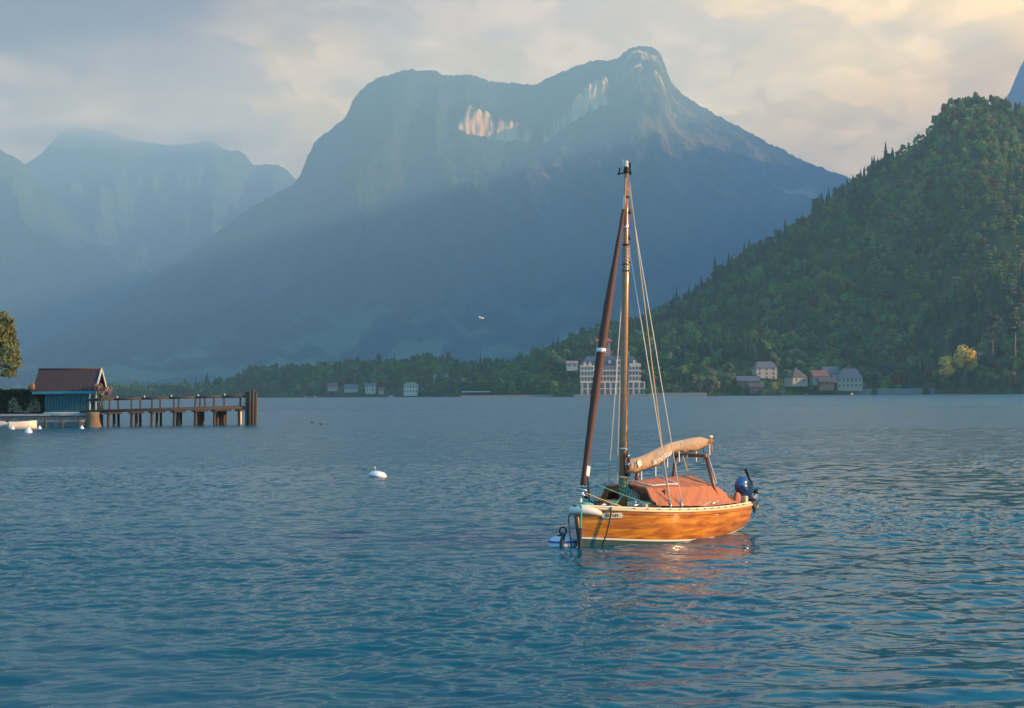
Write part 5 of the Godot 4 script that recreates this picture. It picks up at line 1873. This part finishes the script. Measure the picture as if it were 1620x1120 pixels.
	put("halyard", tube_mesh([M.call(7.25) + Vector3(0.05, 0, 0.03), Vector3(1.80, 0.70, 0.78)], 0.014, 5), rope_t, boat)
	put("topping_lift", tube_mesh([M.call(7.3) + Vector3(-0.04, 0, 0.02), j1 + Vector3(-0.03, 0, 0.05)], 0.012, 5), rope_t, boat)
	put("jib_sheet", tube_mesh(sag(Vector3(0.18, 1.30, 0.03), Vector3(1.55, 0.72, 0.74), 0.03, 12), 0.010, 5), rope_g, boat)
	put("furling_line", tube_mesh(sag(Vector3(0.12, 1.05, 0.06), Vector3(0.95, 0.75, 0.25), 0.01, 8), 0.010, 5), mat("yellow_rope", 0.5, 0.36, 0.08, 0.9), boat)
	# ---- foredeck: anchor gear, cleats, coils
	var an := st_new()
	tube(an, [Vector3(0.25, 0.80, -0.02), Vector3(0.75, 0.80, 0.1)], 0.025, 6)
	tube(an, [Vector3(0.32, 0.82, 0.2), Vector3(0.26, 0.86, 0.05), Vector3(0.32, 0.82, -0.2)], [0.02, 0.035, 0.02], 6)
	tube(an, [Vector3(0.55, 0.86, 0.0), Vector3(0.62, 0.80, 0.25)], 0.02, 6)
	put("anchor", done(an), black, boat)
	var cl := st_new()
	for i in 4:
		var loop := []
		for j in 15:
			var a := TAU * j / 14.0
			loop.append(Vector3(0.5 + 0.14 * cos(a) + 0.02 * i, 0.80 + 0.02 * i, 0.05 + 0.12 * sin(a)))
		tube(cl, loop, 0.012, 5)
	put("chain_coil", done(cl), mat("dark_rope", 0.03, 0.035, 0.04, 0.9), boat)
	for p in [Vector3(0.42, 0.77, 0.26), Vector3(3.2, 0.66, 0.84), Vector3(1.05, 0.74, 0.55)]:
		put("cleat", tube_mesh([p + Vector3(-0.09, 0.035, 0), p + Vector3(-0.03, 0.05, 0), p + Vector3(0.03, 0.05, 0), p + Vector3(0.09, 0.035, 0)], [0.012, 0.018, 0.018, 0.012], 6), steel, boat)
	put("fairlead", box_mesh(Vector3(1.16, 0.775, 0.46), Vector3(0.30, 0.03, 0.12), Basis(Vector3.UP, 0.2), 0.01), mat("blue_grey_line", 0.16, 0.22, 0.32, 0.5), boat)
	put("deck_vent", box_mesh(Vector3(1.20, 0.81, 0.40), Vector3(0.10, 0.09, 0.05), Basis(Vector3.BACK, 0.4), 0.012), mat("blue_grey_line", 0.16, 0.22, 0.32, 0.5), boat)
	var gb := st_new()
	for i in 6:
		tube(gb, [Vector3(0.05 + 0.03 * i, 0.83, -0.10 + 0.02 * i), Vector3(0.0 + 0.03 * i, 0.87, 0.02), Vector3(0.1 + 0.05 * i, 0.82, 0.14)], 0.014, 5)
	put("bow_lashing", done(gb), rope_g, boat)
	var tan := st_new()
	for i in 9:
		var x := 2.75 + 0.12 * i
		var z := 0.86 - 0.02 * i
		tube(tan, [Vector3(x, 0.66, z - 0.03), Vector3(x + 0.08, 0.70 + 0.02 * (i % 3), z), Vector3(x + 0.17, 0.66, z - 0.02), Vector3(x + 0.1, 0.65, z - 0.06)], 0.011, 5)
	put("side_deck_rope", done(tan), rope_w, boat)
	# through-hull fitting and a bright scrape on the port side
	var th := hull_at(0.68, sheer(0.68) - 0.13)
	put("skin_fitting", lathe_mesh([[0.0, 0.0], [0.022, 0.0], [0.02, 0.012], [0.0, 0.014]], 10), steel, hull, Transform3D(Basis(Vector3.RIGHT, PI * 0.5), th))
	# ---- stern: bracket, lattice and outboard
	var lat := put("stern_seat", box_mesh(Vector3(4.50, 0.685, 0.40), Vector3(0.30, 0.11, 0.10), Basis(), 0.01), dark_wood, boat)
	for i in 5:
		put("slot", box_mesh(Vector3(4.40 + 0.05 * i, 0.725, 0.452), Vector3(0.02, 0.02, 0.006)), black, lat)
	put("motor_bracket", box_mesh(Vector3(4.70, 0.68, 0.42), Vector3(0.10, 0.15, 0.34), Basis(), 0.012), pale, boat)
	put("stern_post", box_mesh(Vector3(4.82, 0.70, 0.16), Vector3(0.06, 0.12, 0.18), Basis(), 0.01), pale, boat)
	var mo := Node3D.new()
	mo.name = "outboard_motor"
	boat.add_child(mo)
	mo.transform = Transform3D((Basis(Vector3.BACK, deg_to_rad(50)) * Basis(Vector3.RIGHT, 0.1)).scaled(Vector3.ONE * 1.22), Vector3(5.0, 0.74, 0.40))
	var cw := st_new()
	var cr := []
	for i in 15:
		var f := i / 14.0
		var y := lerpf(-0.02, 0.46, f)
		var wx: float = curve([0.0, 0.15, 0.5, 0.8, 0.95, 1.0], [0.105, 0.145, 0.16, 0.13, 0.07, 0.0], f)
		var wz: float = wx * 0.80
		var row := []
		for k in 21:
			var a := TAU * k / 20.0
			var e := 0.75
			row.append(Vector3(signf(cos(a)) * pow(absf(cos(a)), e) * wx + 0.02 * f, y, signf(sin(a)) * pow(absf(sin(a)), e) * wz))
		cr.append(row)
	var cowl := mat("blue_cowling", 0.030, 0.075, 0.20, 0.12)
	cowl.metallic = 0.55
	cowl.clearcoat_enabled = true
	cowl.clearcoat = 1.0
	cowl.clearcoat_roughness = 0.04
	put("cowling", sheet(cr), cowl, mo)
	put("lower_pan", lathe_mesh([[0.0, -0.10], [0.09, -0.09], [0.12, -0.02], [0.10, 0.01], [0.0, 0.01]], 14), black, mo)
	put("badge", box_mesh(Vector3(-0.03, 0.36, 0.112), Vector3(0.025, 0.025, 0.01), Basis(), 0.003), mat("paint_white", 0.8, 0.78, 0.7, 0.6), mo)
	put("shaft", box_mesh(Vector3(0.0, -0.22, 0.0), Vector3(0.12, 0.30, 0.07), Basis(), 0.02), mat("motor_grey", 0.05, 0.06, 0.08, 0.35), mo)
	put("propeller_hub", lathe_mesh([[0.0, -0.12], [0.03, -0.1], [0.04, 0.0], [0.03, 0.1], [0.0, 0.13]], 10), mat("motor_grey", 0.05, 0.06, 0.08, 0.35), mo, Transform3D(Basis(Vector3.BACK, PI * 0.5), Vector3(0.02, -0.38, 0)))
	var tl := put("tiller", tube_mesh([Vector3(0.12, -0.02, 0.02), Vector3(0.20, 0.12, 0.04), Vector3(0.235, 0.46, 0.05)], [0.03, 0.024, 0.026], 8), black, mo)
	put("clamp", box_mesh(Vector3(0.06, -0.12, 0.05), Vector3(0.13, 0.10, 0.12), Basis(), 0.02), steel, mo)
	put("clamp_screw", tube_mesh([Vector3(0.10, -0.10, 0.09), Vector3(0.20, -0.14, 0.10)], 0.018, 6), steel, mo)
	put("hand_grip", lathe_mesh([[0.0, -0.05], [0.05, -0.04], [0.062, 0.0], [0.05, 0.04], [0.0, 0.05]], 10), black, mo, Transform3D(Basis(Vector3.BACK, 0.9), Vector3(0.16, -0.10, 0.06)))
	# ---- things that hang from the boat: bow fender and warps
	var T := boat.transform
	var fp := []
	for q in [[0.34, 0.63, 0.29], [0.20, 0.685, 0.235], [0.06, 0.72, 0.17], [-0.07, 0.735, 0.07], [-0.12, 0.73, -0.04], [-0.05, 0.70, -0.15], [0.10, 0.66, -0.22]]:
		fp.append(Vector3(q[0], q[1], q[2]))
	var sm := []
	var smr := []
	var xs := range(fp.size())
	for i in 25:
		var u := i / 24.0 * (fp.size() - 1)
		var v := Vector3.ZERO
		for c in 3:
			var ys := []
			for p in fp: ys.append(p[c])
			v[c] = curve(xs, ys, u)
		sm.append(v)
		var f := i / 24.0
		smr.append(0.085 * sqrt(maxf(0.02, 1.0 - pow(absf(f * 2.0 - 1.0), 3.2))))
	var fe := put("bow_fender", tube_mesh(sm, smr, 14), mat("fender_cream", 0.62, 0.56, 0.47, 0.5), null, T)
	tag(fe, "cream sausage fender wrapped round the bow of the sailboat", "fender")
	var buoy := afloat(890, 864)
	var ropes := [
		[[Vector3(0.62, 0.77, 0.30), Vector3(0.42, 0.76, 0.43), Vector3(0.41, 0.60, 0.43), Vector3(0.36, 0.25, 0.36), Vector3(0.30, -0.05, 0.26)], 0.016, "dark_rope", "black mooring line hanging slack down the port bow"],
		[[Vector3(-0.05, 0.86, 0.02), Vector3(-0.10, 0.80, 0.13), Vector3(-0.13, 0.5, 0.14), Vector3(-0.13, 0.2, 0.12), Vector3(-0.12, -0.08, 0.10)], 0.018, "green_rope", "green and white mooring line dropping from the stem to the water"],
		[[Vector3(-0.13, 0.40, 0.13), Vector3(-0.13, 0.05, 0.11), Vector3(-0.12, -0.08, 0.1)], 0.034, "dark_rope", "dark chafe sleeve on the mooring line at the stem"],
		[[Vector3(-0.10, 0.72, -0.12), Vector3(-0.20, 0.58, -0.12), Vector3(-0.22, 0.25, -0.06), Vector3(-0.22, -0.08, 0.0)], 0.014, "dark_rope", "thin black line hanging left of the stem"]]
	for q in ropes:
		var o := put("mooring_line", tube_mesh(q[0], q[1], 6), mats[q[2]], null, T)
		tag(o, q[3], "rope")
	var li := put("light_line", tube_mesh([Vector3(0.85, 0.74, 0.50), Vector3(0.62, 0.66, 0.45), Vector3(0.40, 0.60, 0.38)], 0.009, 5), rope_w, null, T)
	tag(li, "thin white cord across the number plate at the bow", "rope")

# ---------------------------------------------------------------- buoys, birds and small craft
func small_boat(called: String, label: String, where: Vector3, turn: float, l: float, w: float, h: float, hull: Material, cabin := false, motor := false, group := "") -> Node3D:
	var o := thing(called, label, "boat", where, turn, group)
	var rows := []
	var inner := []
	for i in 15:
		var t := i / 14.0
		var hb := w * 0.5 * (1.0 - pow(1.0 - minf(t / 0.55, 1.0), 2.2)) * (1.0 - 0.12 * maxf(0.0, t - 0.55) / 0.45)
		var ys := h * (1.25 - 0.3 * t)
		var x := (t - 0.5) * l
		rows.append([Vector3(x, ys, hb), Vector3(x, ys * 0.4, hb * 0.86), Vector3(x, -0.1, hb * 0.5), Vector3(x, -0.1, -hb * 0.5), Vector3(x, ys * 0.4, -hb * 0.86), Vector3(x, ys, -hb)])
		inner.append([Vector3(x, ys, hb * 0.98), Vector3(x, ys * 0.35 if not cabin else ys * 0.95, hb * 0.7), Vector3(x, ys * 0.35 if not cabin else ys * 0.95, -hb * 0.7), Vector3(x, ys, -hb * 0.98)])
	put("hull", sheet(rows), hull, o)
	put("deck", sheet(inner), mat("pale_deck", 0.42, 0.38, 0.32, 0.7), o)
	var last: Array = rows[14]
	var st := st_new(false)
	for k in range(1, 5): tri(st, last[0], last[k], last[k + 1])
	put("transom", done(st), hull, o)
	if cabin:
		put("cabin", box_mesh(Vector3(l * 0.02, h * 1.35, 0), Vector3(l * 0.34, h * 0.75, w * 0.62), Basis(), h * 0.15), hull, o)
		put("windscreen", box_mesh(Vector3(-l * 0.16, h * 1.5, 0), Vector3(l * 0.05, h * 0.45, w * 0.56), Basis(Vector3.BACK, -0.5)), mat("dark_glass", 0.02, 0.025, 0.03, 0.15), o)
	else:
		for t in [0.1, 0.3]:
			put("thwart", box_mesh(Vector3(l * t, h * 0.72, 0), Vector3(l * 0.07, 0.04, w * 0.84)), mat("dark_wood", 0.03, 0.022, 0.016, 0.8), o)
	if motor:
		put("outboard", box_mesh(Vector3(l * 0.54, h * 1.3, 0), Vector3(0.26, 0.36, 0.24), Basis(), 0.06), mat("black_fitting", 0.012, 0.012, 0.013, 0.4), o)
	return o

func build_small() -> void:
	var white := mat("buoy_white", 0.66, 0.63, 0.60, 0.55)
	# big white buoy left of the sailboat
	var p := afloat(597, 755)
	var o := thing("white_buoy", "round white mooring buoy alone on open water left of the sailboat", "buoy", p)
	var b := st_new()
	lathe(b, Vector3.ZERO, [[0.20, -0.14], [0.29, -0.04], [0.325, 0.06], [0.30, 0.14], [0.22, 0.205], [0.10, 0.232], [0.0, 0.238]], 22)
	put("float", done(b), white, o, Transform3D(Basis(Vector3.BACK, -0.14).scaled(Vector3(1, 1, 1)), Vector3.ZERO))
	put("stain", lathe_mesh([[0.304, -0.01], [0.324, 0.03], [0.330, 0.075]], 22), mat("buoy_stain", 0.36, 0.30, 0.27, 0.7), o, Transform3D(Basis(Vector3.BACK, -0.14), Vector3.ZERO))
	put("eye", tube_mesh([Vector3(-0.07, 0.24, 0), Vector3(-0.09, 0.40, 0), Vector3(-0.06, 0.26, 0.03)], 0.016, 6), mat("steel", 0.55, 0.55, 0.56, 0.3, 1.0), o)
	# the sailboat's own mooring buoy
	p = afloat(890, 864)
	o = thing("mooring_buoy", "grey and white drum buoy with blue band and black ring at the sailboat bow", "buoy", p)
	put("float", lathe_mesh([[0.24, -0.25], [0.285, -0.15], [0.285, 0.06], [0.275, 0.11], [0.20, 0.185], [0.06, 0.215], [0.0, 0.22]], 24), mat("buoy_grey", 0.50, 0.49, 0.50, 0.6), o)
	put("blue_band", lathe_mesh([[0.288, 0.085], [0.286, 0.105], [0.268, 0.125], [0.262, 0.122]], 24), mat("band_blue", 0.03, 0.05, 0.22, 0.6), o)
	var ring := []
	for i in 17:
		var a := TAU * i / 16.0
		ring.append(Vector3(cos(a) * 0.065 + 0.01, 0.30 + sin(a) * 0.075, 0.0))
	put("ring", tube_mesh(ring, 0.017, 7), mats["black_fitting"], o)
	put("strap", tube_mesh([Vector3(0.0, 0.24, 0.02), Vector3(0.01, 0.20, 0.14), Vector3(-0.02, 0.12, 0.27), Vector3(-0.03, 0.0, 0.30), Vector3(-0.02, -0.12, 0.30)], [0.035, 0.04, 0.045, 0.04, 0.035], 7), mats["dark_rope"], o)
	put("shackle", tube_mesh([Vector3(-0.10, 0.20, 0.04), Vector3(0.0, 0.24, 0.06), Vector3(0.06, 0.215, 0.04)], 0.02, 6), mats["black_fitting"], o)
	# cone buoys off the landing stage
	var cones := [[44.0, 684.0, 1.0, "largest white cone buoy, nearest in front of the dinghies"], [61.5, 678.0, 0.62, "small white cone buoy right of the largest one below the quay"], [128.5, 677.5, 0.6, "white cone buoy below the right end of the landing stage"], [18.5, 678.5, 0.66, "small white cone buoy between the two moored dinghies"]]
	for c in cones:
		p = afloat(c[0], c[1])
		o = thing("cone_buoy", c[3], "buoy", p)
		o.scale = Vector3.ONE * c[2]
		put("float", lathe_mesh([[0.25, -0.2], [0.33, 0.0], [0.31, 0.12], [0.12, 0.42], [0.06, 0.5], [0.0, 0.51]], 14), white, o)
		put("ring", tube_mesh([Vector3(-0.05, 0.5, 0), Vector3(0, 0.6, 0), Vector3(0.05, 0.5, 0)], 0.02, 5), mats["black_fitting"], o)
	# dinghies
	var hullw := mat("dinghy_white", 0.64, 0.60, 0.52, 0.45)
	small_boat("dinghy", "white open dinghy moored at the left edge below the hedge", afloat(-2, 677), 0.25, 3.2, 1.4, 0.62, hullw)
	var d2 := small_boat("dinghy", "white dinghy with raised bow and stern motor in front of the quay", afloat(35, 677), PI + 0.5, 2.6, 1.3, 0.60, hullw, false, true)
	# far moored craft
	var boats := [[893.0, 624.5, 9.0, "long white motorboat moored left of the hotel"], [1084.0, 624.6, 7.0, "blue hulled boat moored right of the hotel quay"], [1129.0, 624.2, 6.5, "boat with yellow cover moored in front of the shore trees"], [1161.0, 623.8, 6.0, "white cabin boat moored at the timber boat shed"], [1176.0, 623.6, 5.0, "small white boat right of the cabin boat at the boat shed"], [618.0, 627.6, 6.0, "white sailing dinghy hull on the water below the cream mansion"], [687.0, 626.9, 6.5, "white motorboat moored right of the cream mansion"], [716.0, 626.7, 8.0, "white boat at the left end of the boat shelter"], [1280.0, 622.0, 6.0, "dark boat lying at the shore in front of the pointed roof house"], [1450.0, 619.8, 6.0, "white boat on the slip at the right end of the stone quay"]]
	for q in boats:
		var hm: Material = hullw
		if q[0] == 1084.0: hm = mat("hull_blue", 0.05, 0.10, 0.25, 0.4)
		if q[0] == 1129.0: hm = mat("cover_yellow", 0.50, 0.30, 0.04, 0.7)
		if q[0] == 1280.0: hm = mat("hull_dark", 0.05, 0.06, 0.07, 0.5)
		var dd: Vector3 = afloat(q[0], q[1])
		small_boat("moored_boat", q[3], dd, 0.1, q[2], q[2] * 0.3, 0.9, hm, true)
	# yellow marker buoys far out
	for q in [[1044.0, 626.0, "yellow marker buoy between the shrouds before the hotel quay"], [1348.0, 624.2, "yellow marker buoy on the water before the large slate roofed house"], [1216.5, 624.2, "yellow marker buoy on the water before the pale villa"], [483.0, 628.6, "left of two yellow marker buoys off the wooded point"], [498.0, 628.5, "right of two yellow marker buoys off the wooded point"]]:
		var w := afloat(q[0], q[1])
		o = thing("marker_buoy", q[2], "buoy", w)
		o.scale = Vector3.ONE * clampf(-w.z / 700.0, 0.6, 1.6)
		put("float", lathe_mesh([[0.3, -0.3], [0.62, 0.1], [0.7, 0.5], [0.5, 0.95], [0.0, 1.1]], 12), mat("marker_yellow", 0.65, 0.34, 0.02, 0.6), o)
		put("top_mark", lathe_mesh([[0.0, 1.05], [0.1, 1.05], [0.1, 1.5], [0.0, 1.5]], 6), mats["black_fitting"], o)
	# gull in flight
	var g := at(761, 504, 95)
	o = thing("gull", "white gull flying low in front of the shaded mountain", "bird", g, 0.4)
	put("body", tube_mesh([Vector3(-0.19, 0.0, 0), Vector3(-0.12, 0.03, 0), Vector3(0, 0.03, 0), Vector3(0.12, 0.0, 0), Vector3(0.22, -0.01, 0)], [0.012, 0.045, 0.06, 0.035, 0.01], 8), mat("feather_white", 0.75, 0.74, 0.72, 0.8), o)
	for s in [1.0, -1.0]:
		put("wing", sheet([[Vector3(-0.07, 0.03, 0.03 * s), Vector3(0.07, 0.03, 0.03 * s)], [Vector3(-0.09, 0.14, 0.22 * s), Vector3(0.05, 0.13, 0.22 * s)], [Vector3(-0.02, 0.10, 0.46 * s), Vector3(0.06, 0.09, 0.46 * s)], [Vector3(0.06, 0.06, 0.60 * s), Vector3(0.07, 0.06, 0.60 * s)]]), mat("feather_grey", 0.55, 0.56, 0.58, 0.8), o)
	put("tail", sheet([[Vector3(0.18, 0.0, 0.02), Vector3(0.18, 0.0, -0.02)], [Vector3(0.29, -0.01, 0.06), Vector3(0.29, -0.01, -0.06)]]), mat("feather_white", 0.75, 0.74, 0.72, 0.8), o)
	# two ducks resting on the water
	for q in [[494.0, 669.0, "left of two dark ducks resting on the open water"], [507.5, 671.5, "right of two dark ducks resting on the open water"]]:
		o = thing("duck", q[2], "bird", afloat(q[0], q[1]), 0.5)
		put("body", tube_mesh([Vector3(-0.16, 0.05, 0), Vector3(-0.08, 0.06, 0), Vector3(0.06, 0.07, 0), Vector3(0.2, 0.11, 0)], [0.03, 0.09, 0.10, 0.015], 9), mat("feather_dark", 0.035, 0.03, 0.026, 0.7), o)
		put("neck", tube_mesh([Vector3(-0.13, 0.08, 0), Vector3(-0.16, 0.19, 0), Vector3(-0.21, 0.22, 0), Vector3(-0.28, 0.20, 0)], [0.035, 0.03, 0.042, 0.012], 8), mat("feather_dark", 0.035, 0.03, 0.026, 0.7), o)
